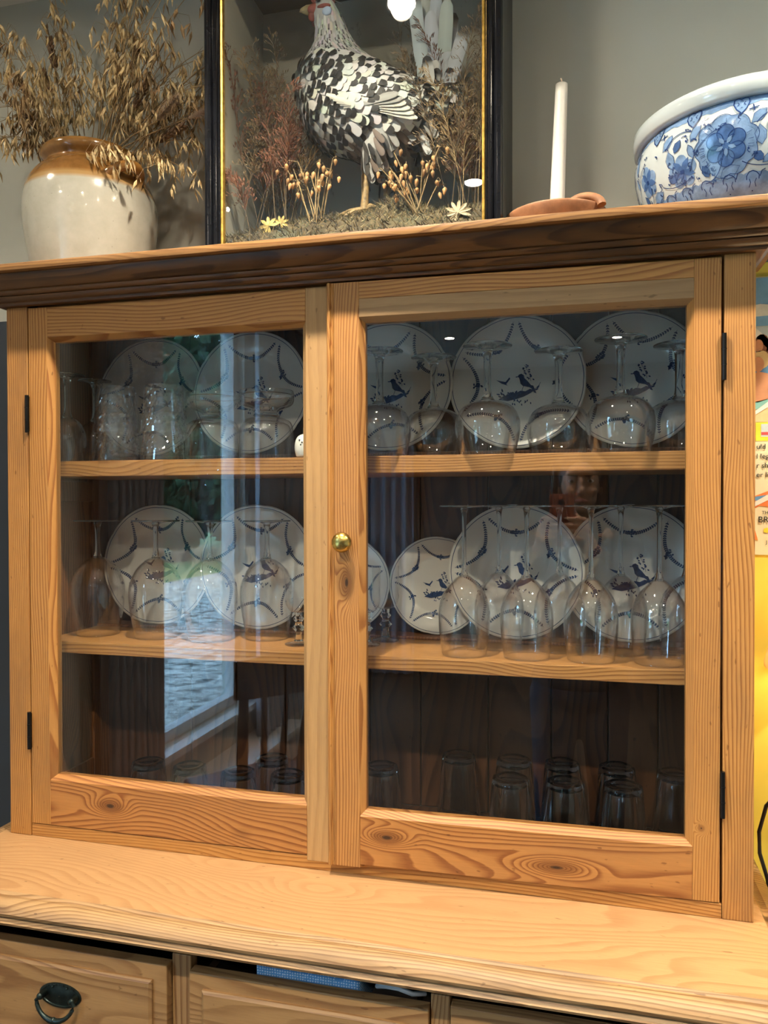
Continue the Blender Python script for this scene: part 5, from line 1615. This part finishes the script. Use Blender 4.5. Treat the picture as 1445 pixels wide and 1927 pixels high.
for x, H, ln in ((0.655, 0.40, 0.12), (0.69, 0.42, 0.02), (0.625, 0.36, 0.2), (0.72, 0.40, -0.12)):
    plume(x, 0.245, H, ln, 0.06, 'brown_grass', 30, 'tall dull brown grass rising behind the hen back', 'brown grasses behind the hen', 0.045)
def quake(x, y, H, lean):
    p0 = Vector((x, y, gz(x, y) - 0.004))
    pts = [inside_case(p) for p in bent(p0, (lean, R.uniform(-0.08, 0.08), 1.0), H, 0.10, 8)]
    ms = MB(); ms.tube(pts, [0.0009] * 9, 4)
    heads = []
    for k in range(R.choice((2, 3, 4))):
        b0 = pts[8 - k]
        b1 = inside_case(b0 + Vector((R.uniform(-0.014, 0.014), R.uniform(-0.010, 0.010), R.uniform(-0.002, 0.010))))
        b2 = inside_case(b1 + Vector((R.uniform(-0.004, 0.004), 0, -0.005)))
        ms.tube([b0, b1, b2], 0.0004, 3, cap=False)
        heads.append(b2)
    o = ms.build('quaking_grass', 'tan_grass', None, merge=False)
    for b2 in heads:
        q = MB()
        L = R.uniform(0.0050, 0.0075); ax = Vector((R.uniform(-0.4, 0.4), R.uniform(-0.4, 0.4), -1)).normalized()
        rot = ax.to_track_quat('Z', 'Y').to_matrix()
        q.lathe([(0.0003, 0.0), (0.0026, L * 0.25), (0.0037, L * 0.6), (0.0033, L * 1.0), (0.0022, L * 1.5), (0.0003, L * 2.0)], 8)
        q.v = [tuple(rot @ Vector(v) + b2) for v in q.v]
        q.build('seed_head', 'quake', o, smooth='all')
    tag(o, 'quaking-grass stem with papery orange seed heads on the moss', 'dried grass', 'quaking grasses in the bird case')
for i in range(11): quake(0.552 + R.uniform(-0.008, 0.012), 0.098 + R.uniform(-0.015, 0.02), R.uniform(0.065, 0.115), R.uniform(-0.55, 0.55))
for i in range(13): quake(0.735 + R.uniform(-0.006, 0.008), 0.098 + R.uniform(-0.015, 0.02), R.uniform(0.060, 0.120), R.uniform(-0.75, 0.45))
# lobed skeleton leaves
M['leaf_yellow'] = plain('pale_yellow_leaf', (0.62, 0.46, 0.15), 0.6, var=0.25, scale=120)
M['leaf_cream'] = plain('cream_leaf', (0.60, 0.50, 0.33), 0.6, var=0.2, scale=120)
def lobed(name, c, size, tilt, mat, label, n=7):
    m = MB()
    pts = []
    for i in range(4 * n + 1):
        a = -PI * 0.42 + PI * 0.84 * 2 * i / (4 * n) - PI * 0.42 + PI / 2 + 0.0
        r = 1.0 if i % 4 == 2 else 0.45 if i % 4 == 0 else 0.78
        pts.append((r * math.cos(a), r * math.sin(a)))
    vs = []
    for up in (0.0, 0.0006):
        vs.append((c[0], c[1] + up, c[2]))
        for x, z in pts:
            X_, Z_ = x * math.cos(tilt) - z * math.sin(tilt), x * math.sin(tilt) + z * math.cos(tilt)
            vs.append((c[0] + X_ * size, c[1] + up + 0.25 * size * (x * x), c[2] + Z_ * size * 0.9))
    k = len(pts) + 1
    fs = []
    for i in range(1, k - 1):
        fs.append((0, i, i + 1)); fs.append((k, k + i + 1, k + i)); fs.append((i, k + i, k + i + 1, i + 1))
    m.add(vs, fs)
    m.tube([(c[0], c[1] - 0.0005, c[2]), (c[0] - 0.3 * size * math.sin(tilt), c[1] - 0.0005, c[2] - 0.6 * size)], 0.0007, 4)
    return tag(m.build(name, mat), label, 'leaf')
lobed('dried_leaf', (0.474, 0.0760, gz(0.474, 0.076) + 0.014), 0.019, 0.9, 'leaf_yellow', 'pale yellow lobed leaf with black notches lying on the moss')
lobed('dried_leaf', (0.494, 0.0800, gz(0.494, 0.080) + 0.012), 0.015, -0.5, 'leaf_yellow', 'smaller yellow lobed leaf beside a paler one on the moss')
lobed('dried_leaf', (0.805, 0.0760, gz(0.805, 0.076) + 0.016), 0.023, 0.5, 'leaf_cream', 'cream skeleton leaf leaning among the quaking grass', 9)

# ================================================================== RIGHT OF THE CABINET: print, lamp
M['paper'] = plain('cream_print_paper', (0.74, 0.68, 0.46), 0.6, var=0.03)
def flat(name, col, pts, y, par, rough=0.6):
    if col not in M: M[col] = plain(col, PRC[col], rough, var=0.06, scale=60)
    m = MB()
    n = len(pts)
    vs = [(x, y, z) for x, z in pts] + [(x, y + 0.0004, z) for x, z in pts]
    m.add(vs, [tuple(range(n)), tuple(range(n, 2 * n))[::-1]] + [(i, n + i, n + (i + 1) % n, (i + 1) % n) for i in range(n)])
    return m.build(name, col, par)
PRC = {'print_sky': (0.20, 0.42, 0.68), 'print_cloud': (0.72, 0.72, 0.66), 'print_sea': (0.10, 0.26, 0.48), 'print_pale': (0.48, 0.58, 0.62), 'print_skin': (0.52, 0.24, 0.12), 'print_hair': (0.20, 0.075, 0.03),
       'print_blond': (0.62, 0.44, 0.20), 'print_sand': (0.66, 0.50, 0.26), 'print_yellow': (0.85, 0.66, 0.04), 'print_red': (0.55, 0.07, 0.07), 'print_orange': (0.72, 0.20, 0.05), 'print_teal': (0.20, 0.45, 0.42), 'print_ink': (0.015, 0.014, 0.014)}
QY = YWALL - 0.0125
post_ = bx('seaside_print', 'paper', None, 1.250, 1.480, QY, YWALL - 0.0103, 0.505, 0.985, 0)
tag(post_, 'vintage seaside print with bathing children hanging beside the cabinet', 'print')
y1, y2, y3, y4 = QY - 0.0005, QY - 0.0010, QY - 0.0015, QY - 0.0020
rect = lambda a, b, c, d: [(a, c), (b, c), (b, d), (a, d)]
flat('print_patch', 'print_sky', rect(1.252, 1.478, 0.900, 0.983), y1, post_)
flat('print_patch', 'print_pale', rect(1.252, 1.478, 0.845, 0.8995), y1, post_)
flat('print_patch', 'print_cloud', [(1.252, 0.930), (1.30, 0.938), (1.36, 0.930), (1.478, 0.945), (1.478, 0.915), (1.38, 0.920), (1.252, 0.915)], y2, post_)
flat('print_patch', 'print_cloud', [(1.270, 0.905), (1.278, 0.912), (1.345, 0.845), (1.334, 0.838)], y2, post_)
flat('print_patch', 'print_sea', rect(1.252, 1.478, 0.800, 0.8445), y1, post_)
flat('print_patch', 'print_sand', rect(1.252, 1.478, 0.735, 0.7995), y1, post_)
ell = lambda cx, cz, a, b, n=14: [(cx + a * math.cos(2 * PI * i / n), cz + b * math.sin(2 * PI * i / n)) for i in range(n)]
flat('print_patch', 'print_hair', ell(1.303, 0.868, 0.012, 0.018), y2, post_)
flat('print_patch', 'print_skin', ell(1.298, 0.866, 0.007, 0.011), y3, post_)
flat('print_patch', 'print_hair', ell(1.322, 0.858, 0.012, 0.014), y2, post_)
flat('print_patch', 'print_skin', ell(1.322, 0.850, 0.009, 0.011), y3, post_)
flat('print_patch', 'print_skin', [(1.284, 0.810), (1.296, 0.822), (1.312, 0.818), (1.322, 0.800), (1.318, 0.775), (1.296, 0.768), (1.284, 0.772)], y3, post_)
flat('print_patch', 'print_blond', ell(1.302, 0.842, 0.0135, 0.016), y3, post_)
flat('print_patch', 'print_skin', ell(1.297, 0.834, 0.0095, 0.013), y4, post_)
flat('print_patch', 'print_teal', [(1.284, 0.768), (1.318, 0.775), (1.318, 0.760), (1.284, 0.755)], y3, post_)
flat('print_patch', 'print_cloud', [(1.284, 0.742), (1.290, 0.752), (1.340, 0.790), (1.345, 0.780)], y4, post_)
flat('print_patch', 'print_yellow', rect(1.2935, 1.40, 0.702, 0.734), y2, post_)
flat('print_patch', 'print_pale', rect(1.302, 1.39, 0.709, 0.731), y3, post_)
flat('print_patch', 'print_red', rect(1.3025, 1.33, 0.712, 0.717), y4, post_)
flat('print_patch', 'print_orange', [(1.252, 0.590), (1.32, 0.618), (1.40, 0.600), (1.40, 0.575), (1.30, 0.590), (1.252, 0.560)], y2, post_)
flat('print_patch', 'print_sea', [(1.262, 0.601), (1.322, 0.610), (1.40, 0.594), (1.40, 0.588), (1.322, 0.603), (1.262, 0.594)], y3, post_)
flat('print_patch', 'print_cloud', [(1.252, 0.572), (1.262, 0.572), (1.36, 0.625), (1.35, 0.632)], y4, post_)
flat('print_patch', 'print_orange', [(1.252, 0.538), (1.298, 0.530), (1.290, 0.560), (1.252, 0.575)], y2, post_)
flat('print_patch', 'print_yellow', ell(1.311, 0.5475, 0.005, 0.005, 5), y3, post_)
def words(txt, x, z, size, col='print_ink'):
    if col not in M: M[col] = plain(col, PRC[col], 0.6)
    c = bpy.data.curves.new('lettering', 'FONT')
    c.body = txt; c.size = size; c.extrude = 0.0002
    o = bpy.data.objects.new('lettering', c); COL.objects.link(o)
    me_ = bpy.data.meshes.new_from_object(o.evaluated_get(bpy.context.evaluated_depsgraph_get()))
    bpy.data.objects.remove(o)
    o = bpy.data.objects.new('lettering', me_); COL.objects.link(o)
    o.rotation_euler = (PI / 2, 0, 0); o.location = (x, y4, z); o.parent = post_
    me_.materials.clear(); me_.materials.append(M[col])
for txt, z in (('uld s', 0.6880), ('l lege', 0.6715), ('r she', 0.6555), ('er like', 0.6395)):
    words(txt, 1.2945, z, 0.0125)
words('TH', 1.3035, 0.5755, 0.0080); words('BR', 1.2975, 0.5610, 0.0150); words('J', 1.3105, 0.5245, 0.008)
# table lamp on a small side table, standing just past the end of the dresser
M['shade'] = None
t = NT('amber_lamp_shade')
df = t.n('ShaderNodeBsdfDiffuse'); df.inputs[0].default_value = (0.80, 0.55, 0.16, 1)
tl = t.n('ShaderNodeBsdfTranslucent'); tl.inputs[0].default_value = (0.85, 0.76, 0.50, 1)
mx = t.n('ShaderNodeMixShader'); mx.inputs[0].default_value = 0.5
t.l(df.outputs[0], mx.inputs[1]); t.l(tl.outputs[0], mx.inputs[2]); t.l(mx.outputs[0], t.out.inputs[0]); M['shade'] = t.m
LX, LY = 1.425, 0.085
lamp = empty('table_lamp', (LX, LY, -0.15), 'amber table lamp with black flex standing past the dresser end', 'lamp')
m = MB(); m.lathe(smoothp([(0.0004, 0.0), (0.075, 0.0), (0.078, 0.008), (0.060, 0.016), (0.022, 0.03), (0.014, 0.06), (0.030, 0.12), (0.045, 0.20), (0.030, 0.30), (0.012, 0.36), (0.010, 0.44), (0.0004, 0.442)], 3), 36)
m.build('lamp_base', 'gilt', lamp, smooth='all')
m = MB(); m.lathe([(0.152, 0.498), (0.154, 0.496), (0.154, 0.500), (0.100, 0.700), (0.098, 0.700), (0.152, 0.502), (0.152, 0.498)], 48)
m.build('lamp_shade', 'shade', lamp, smooth=True)
M['bulb'] = None
t = NT('lit_bulb'); em = t.n('ShaderNodeEmission'); em.inputs[0].default_value = (1.0, 0.62, 0.22, 1); em.inputs[1].default_value = 30; t.l(em.outputs[0], t.out.inputs[0]); M['bulb'] = t.m
m = MB(); m.ellipsoid((0, 0, 0.55), (0.026, 0.026, 0.034), 16, 10); m.build('bulb', 'bulb', lamp, smooth='all')
L = bpy.data.lights.new('lamp_glow', 'POINT'); L.energy = 3.0; L.color = (1.0, 0.86, 0.58); L.shadow_soft_size = 0.028
o = bpy.data.objects.new('lamp_glow', L); COL.objects.link(o); o.parent = lamp; o.location = (0, 0, 0.60)
m = MB(); m.tube([(-0.07, 0.0, 0.006), (-0.10, 0.03, 0.012), (-0.124, 0.10, 0.06), (-0.126, 0.112, 0.125), (-0.137, 0.117, 0.165), (-0.138, 0.118, 0.20), (-0.128, 0.115, 0.245), (-0.10, 0.10, 0.29), (-0.05, 0.06, 0.335), (-0.012, 0.0, 0.36)], 0.0032, 8)
m.build('flex', 'black', lamp, smooth='all')
tb = empty('side_table', (LX + 0.08, 0.05, ZFLOOR), 'small pine side table under the amber lamp', 'table')
bx('table_top', 'pine_top', tb, -0.20, 0.30, -0.22, 0.21, 0.675, 0.6985, 0.003)
for sx in (-0.17, 0.27):
    for sy in (-0.19, 0.18):
        bx('leg', 'pine_base_v', tb, sx - 0.018, sx + 0.018, sy - 0.018, sy + 0.018, 0.0, 0.6745, 0.003)

# ================================================================== SEEN ONLY IN THE DOOR GLASS: chair, garden
M['dark_wood'] = plain('dark_stained_chair', (0.050, 0.024, 0.014), 0.35, var=0.25, scale=20)
ch = empty('dining_chair', (-0.08, -1.30, ZFLOOR), 'dark spindle-back dining chair standing before the garden window', 'chair', rz=-0.9)
bx('seat', 'dark_wood', ch, -0.21, 0.21, -0.20, 0.20, 0.43, 0.465, 0.012)
for sx in (-0.17, 0.17):
    m = MB(); m.tube([(sx, -0.17, 0.43), (sx * 1.1, -0.19, 0.0)], [0.019, 0.013], 10); m.build('leg', 'dark_wood', ch, smooth=True)
    m = MB(); m.tube([(sx, 0.17, 0.43), (sx * 1.1, 0.20, 0.0)], [0.019, 0.013], 10); m.build('leg', 'dark_wood', ch, smooth=True)
    m = MB(); m.tube([(sx, 0.18, 0.462), (sx * 1.05, 0.20, 0.65), (sx * 1.15, 0.25, 0.90)], [0.017, 0.019, 0.015], 10); m.build('back_post', 'dark_wood', ch, smooth=True)
for k in range(4):
    x = -0.105 + 0.07 * k
    m = MB(); m.tube([(x * 0.9, 0.18, 0.462), (x, 0.205, 0.62), (x * 1.15, 0.243, 0.86)], [0.009, 0.012, 0.008], 8); m.build('spindle', 'dark_wood', ch, smooth=True)
m = MB()
vs, fs = [], []
for i in range(13):
    u = i / 12 - 0.5
    x, y = 0.44 * u, 0.262 - 0.10 * u * u * 4 * 0.3
    for dy, dz in ((-0.010, 0.835), (0.010, 0.835), (0.012, 0.955 + 0.02 * math.cos(u * PI)), (-0.008, 0.955 + 0.02 * math.cos(u * PI))): vs.append((x, y + dy, dz))
for i in range(12):
    for j in range(4): fs.append((4 * i + j, 4 * i + (j + 1) % 4, 4 * i + 4 + (j + 1) % 4, 4 * i + 4 + j))
fs += [(0, 1, 2, 3), (48, 51, 50, 49)]
m.add(vs, fs); m.build('crest_rail', 'dark_wood', ch, bevel=0.003)
t = NT('gravel_and_leaf_litter'); n1 = t.noise(t.coord(), 5.0, 7, 0.8); t.principled(t.ramp(n1, [(0.40, (0.05, 0.045, 0.035)), (0.62, (0.60, 0.56, 0.50))]), 0.9); M['gravel'] = t.m
M['lawn'] = plain('lawn_green', (0.085, 0.170, 0.035), 0.9, var=0.25, scale=3)
GZ = -1.0
struct(bx('ground_gravel', 'gravel', None, -7.0, XL - 0.15, -20, 6, GZ - 0.2, GZ, 0))
struct(bx('ground_lawn', 'lawn', None, -40.0, -7.001, -40, 20, GZ - 0.2, GZ, 0))
M['bark'] = plain('tree_bark', (0.060, 0.045, 0.032), 0.9, var=0.3)
M['leaf_green'] = plain('tree_foliage', (0.045, 0.095, 0.040), 0.7, var=0.4, scale=2)
TREES = ((-10.2, -19.0, 7.5, 'broad green tree at the edge of the lawn'), (-12.0, -20.5, 9.0, 'tall green tree behind the broad one'), (-9.0, -22.5, 8.5, 'green tree standing among its neighbours across the lawn'),
         (-13.0, -18.0, 8.0, 'round-crowned tree at the side of the lawn'), (-10.5, -25.0, 11.0, 'tallest tree far beyond the lawn'), (-7.6, -24.0, 9.0, 'tree leaning over the far gravel'),
         (-14.5, -23.0, 10.0, 'high tree closing the garden corner'), (-11.2, -17.2, 2.6, 'low shrub before the broad tree'), (-9.6, -17.8, 2.4, 'rounded shrub at the lawn edge'),
         (-8.2, -18.6, 2.8, 'bushy shrub beside the gravel'), (-12.6, -16.4, 2.5, 'spreading shrub at the lawn corner'))
for i, (x, y, h, lb) in enumerate(TREES):
    tr = empty('garden_tree' if h > 4 else 'garden_shrub', (x, y, GZ), lb, 'tree' if h > 4 else 'shrub', 'planting beyond the lawn')
    m = MB(); m.tube([(0, 0, -0.02), (0.1, 0, h * 0.3), (0, 0.1, h * 0.75)], [0.25, 0.18, 0.06], 8); m.build('trunk', 'bark', tr, smooth=True)
    m = MB()
    for k in range(1500):
        v = Vector((R.gauss(0, 1), R.gauss(0, 1), R.gauss(0, 1))).normalized() * R.uniform(0.45, 1.0)
        p = Vector((v.x * h * 0.34, v.y * h * 0.34, h * 0.55 + v.z * h * 0.42))
        a = Vector((R.uniform(-1, 1), R.uniform(-1, 1), R.uniform(-1, 1))).normalized() * 0.24; b = a.orthogonal().normalized() * 0.16
        m.add([p - a, p + b, p + a, p - b], [(0, 1, 2, 3)])
    o = m.build('crown', 'leaf_green', tr, merge=False); o['kind'] = 'stuff'
#PART4
# ================================================================== THE PHOTOGRAPHER (shows faintly in the door glass)
M['skin'] = plain('light_skin', (0.50, 0.29, 0.20), 0.5, var=0.06, scale=30, Subsurface_Weight=0.1, Subsurface_Radius=(0.01, 0.004, 0.002), Subsurface_Scale=0.3)
M['sweater'] = plain('dark_knit_sweater', (0.030, 0.032, 0.040), 0.9, var=0.15, scale=200)
M['trousers'] = plain('dark_denim', (0.028, 0.036, 0.060), 0.85, var=0.15, scale=200)
M['hair'] = plain('brown_hair', (0.055, 0.030, 0.016), 0.5, var=0.3, scale=80)
M['phone_case'] = plain('rust_phone_case', (0.22, 0.060, 0.035), 0.45, var=0.05)
M['lips'] = plain('lip_pink', (0.36, 0.13, 0.11), 0.45, var=0.05)
PX, PYY = 1.075, -1.62
def remesh(mb, name, voxel, iters, mat, parent=None):
    me = mb.mesh(name + '_raw')
    o = bpy.data.objects.new(name, me); COL.objects.link(o)
    r_ = o.modifiers.new('r', 'REMESH'); r_.mode = 'VOXEL'; r_.voxel_size = voxel
    s_ = o.modifiers.new('s', 'SMOOTH'); s_.factor = 0.5; s_.iterations = iters
    out = bpy.data.meshes.new_from_object(o.evaluated_get(bpy.context.evaluated_depsgraph_get()))
    bpy.data.objects.remove(o)
    out.name = name
    out.polygons.foreach_set('use_smooth', [True] * len(out.polygons))
    return link_mesh(name, out, mat, parent)
def limb(mb, pts, rads, step=0.008, flat=1.0):
    for (a, ra), (b, rb) in zip(zip(pts, rads), zip(pts[1:], rads[1:])):
        a, b = Vector(a), Vector(b)
        k = max(2, int((b - a).length / step))
        for i in range(k + 1):
            u = i / k
            r_ = ra + (rb - ra) * u
            mb.ellipsoid(a.lerp(b, u), (r_, r_ * flat, r_), 12, 8)
HZ = 0.665                                    # eye level
body = MB()
P = lambda x, y, z: (PX + x, PYY + y, z)
# head and neck
for c, r_ in ((P(0, 0.0, HZ + 0.015), (0.072, 0.092, 0.095)), (P(0, 0.020, HZ - 0.045), (0.058, 0.068, 0.062)), (P(0, 0.055, HZ - 0.090), (0.030, 0.028, 0.022)),
              (P(0, 0.096, HZ - 0.030), (0.013, 0.016, 0.016)), (P(0, 0.090, HZ - 0.008), (0.010, 0.012, 0.024)), (P(-0.073, -0.005, HZ - 0.015), (0.010, 0.020, 0.030)), (P(0.073, -0.005, HZ - 0.015), (0.010, 0.020, 0.030)),
              (P(-0.034, 0.070, HZ - 0.030), (0.022, 0.018, 0.020)), (P(0.034, 0.070, HZ - 0.030), (0.022, 0.018, 0.020)), (P(0, 0.082, HZ + 0.035), (0.045, 0.014, 0.016))):
    body.ellipsoid(c, r_, 20, 14)
limb(body, [P(0, -0.020, HZ - 0.06), P(0, -0.035, HZ - 0.17)], [0.052, 0.056])
# trunk, hips, legs
for z, rx, ry in ((HZ - 0.20, 0.12, 0.075), (HZ - 0.26, 0.165, 0.095), (HZ - 0.34, 0.155, 0.105), (HZ - 0.44, 0.142, 0.100), (HZ - 0.54, 0.132, 0.092), (HZ - 0.64, 0.150, 0.105), (HZ - 0.72, 0.160, 0.115)):
    body.ellipsoid(P(0, -0.035, z), (rx, ry, 0.075), 20, 12)
for s in (-1, 1):
    limb(body, [P(s * 0.085, -0.03, HZ - 0.74), P(s * 0.095, -0.02, HZ - 1.08), P(s * 0.10, -0.045, HZ - 1.43)], [0.082, 0.055, 0.036], 0.02)
    limb(body, [P(s * 0.10, -0.05, ZFLOOR + 0.045), P(s * 0.11, 0.09, ZFLOOR + 0.030)], [0.036, 0.028], 0.012)
# arms bent, hands closing on the phone
CAMP = Vector((0.9962, -1.1765, 0.5969))
fwd = Vector((-math.sin(_yaw), math.cos(_yaw), 0)); rgt = Vector((math.cos(_yaw), math.sin(_yaw), 0)); upv = Vector((0, 0, 1))
PC = CAMP - fwd * 0.026 - upv * 0.055         # middle of the phone, lens in its upper half
wrists = {}
for s in (-1, 1):
    sh = Vector(P(s * 0.165, -0.035, HZ - 0.235)); el = Vector(P(s * 0.215, 0.10, HZ - 0.475))
    wr = PC + rgt * (s * 0.075) - upv * 0.085 - fwd * 0.050
    limb(body, [sh, el, wr], [0.048, 0.040, 0.027], 0.012)
    palm = PC + rgt * (s * 0.058) - upv * 0.030 - fwd * 0.022
    limb(body, [wr, palm], [0.026, 0.024], 0.006)
    limb(body, [palm - upv * 0.020, palm + upv * 0.022], [0.021, 0.019], 0.006)
    for k, (dz, L) in enumerate(((0.030, 0.92), (0.010, 1.0), (-0.010, 0.96), (-0.029, 0.78))):
        b0 = palm + upv * dz + rgt * (s * 0.006)
        b1 = PC + rgt * (s * 0.052) + upv * (dz - 0.026) + fwd * 0.008
        b2 = PC + rgt * (s * (0.052 - 0.020 * L)) + upv * (dz - 0.026) + fwd * 0.0155
        b3 = PC + rgt * (s * (0.052 - 0.040 * L)) + upv * (dz - 0.024) + fwd * 0.0140
        limb(body, [b0, b1, b2, b3], [0.0095, 0.0088, 0.0078, 0.0066], 0.004)
    t0 = palm - upv * 0.018 - fwd * 0.004
    limb(body, [t0, PC + rgt * (s * 0.044) + upv * 0.006 - fwd * 0.020, PC + rgt * (s * 0.030) + upv * 0.026 - fwd * 0.0160], [0.0130, 0.0105, 0.0080], 0.004)
person = remesh(body, 'person', 0.0042, 4, 'skin')
tag(person, 'person in dark sweater and jeans raising a phone to photograph the dresser', 'person')
top_ = MB()
for z, rx, ry in ((HZ - 0.195, 0.115, 0.075), (HZ - 0.255, 0.178, 0.108), (HZ - 0.34, 0.170, 0.120), (HZ - 0.44, 0.158, 0.116), (HZ - 0.54, 0.152, 0.110), (HZ - 0.64, 0.166, 0.120), (HZ - 0.70, 0.172, 0.126)):
    top_.ellipsoid(P(0, -0.035, z), (rx, ry, 0.075), 22, 12)
for s in (-1, 1):
    sh = Vector(P(s * 0.165, -0.035, HZ - 0.235)); el = Vector(P(s * 0.215, 0.10, HZ - 0.475))
    wr = PC + rgt * (s * 0.075) - upv * 0.085 - fwd * 0.050
    limb(top_, [sh, el, el.lerp(wr, 0.88)], [0.060, 0.052, 0.040], 0.012)
remesh(top_, 'sweater', 0.008, 5, 'sweater', person)
tr_ = MB()
tr_.ellipsoid(P(0, -0.035, HZ - 0.74), (0.168, 0.122, 0.085), 20, 12)
for s in (-1, 1):
    limb(tr_, [P(s * 0.085, -0.03, HZ - 0.76), P(s * 0.095, -0.02, HZ - 1.08), P(s * 0.10, -0.045, HZ - 1.41)], [0.094, 0.068, 0.052], 0.02)
remesh(tr_, 'trousers', 0.010, 4, 'trousers', person)
for s in (-1, 1):
    m = MB(); limb(m, [P(s * 0.10, -0.07, ZFLOOR + 0.043), P(s * 0.11, 0.06, ZFLOOR + 0.040), P(s * 0.113, 0.115, ZFLOOR + 0.032)], [0.043, 0.041, 0.031], 0.012)
    remesh(m, 'shoe', 0.008, 3, 'black', person)
hr = MB()
hr.ellipsoid(P(0, -0.016, HZ + 0.032), (0.084, 0.098, 0.098), 22, 14)
hr.ellipsoid(P(0, -0.055, HZ - 0.050), (0.078, 0.050, 0.105), 20, 12)
for s in (-1, 1): limb(hr, [P(s * 0.070, 0.015, HZ + 0.06), P(s * 0.086, -0.012, HZ - 0.03), P(s * 0.082, -0.02, HZ - 0.13)], [0.026, 0.020, 0.014], 0.010)
hr = remesh(hr, 'hair', 0.006, 3, 'hair', person)
for s in (-1, 1):
    m = MB(); m.ellipsoid(P(s * 0.031, 0.0805, HZ + 0.004), (0.0125, 0.0085, 0.0068), 14, 9); e_ = m.build('eye', 'white_paint', person, smooth='all')
    m = MB(); m.ellipsoid(P(s * 0.031, 0.0878, HZ + 0.004), (0.0055, 0.0022, 0.0055), 12, 8); m.build('iris', 'black', e_, smooth='all')
    m = MB(); limb(m, [P(s * 0.016, 0.0935, HZ + 0.023), P(s * 0.044, 0.084, HZ + 0.026)], [0.0042, 0.0030], 0.003); m.build('eyebrow', 'hair', person, smooth='all')
m = MB(); limb(m, [P(-0.022, 0.0830, HZ - 0.066), P(0, 0.0905, HZ - 0.063), P(0.022, 0.0830, HZ - 0.066)], [0.004, 0.0085, 0.004], 0.003); m.build('lips', 'lips', person, smooth='all')
ph = empty('phone', (0, 0, 0), 'phone in a rust-coloured case held up in both hands', 'phone')
ph.matrix_world = Matrix((rgt, fwd, upv)).transposed().to_4x4()
ph.location = PC
bx('phone_body', 'phone_case', ph, -0.038, 0.038, -0.0045, 0.0045, -0.080, 0.080, 0.004, smooth=True)
bx('screen', 'black', ph, -0.035, 0.035, -0.0052, -0.0047, -0.076, 0.076, 0)
m = MB(); m.lathe([(0.0004, 0.0), (0.0085, 0.0), (0.0090, 0.0005), (0.0090, 0.002), (0.0070, 0.0024), (0.0004, 0.0022)], 20)
o = m.build('lens_ring', 'black', ph, smooth=True); o.rotation_euler = (-PI / 2, 0, 0); o.location = (0.0, 0.0047, 0.055)
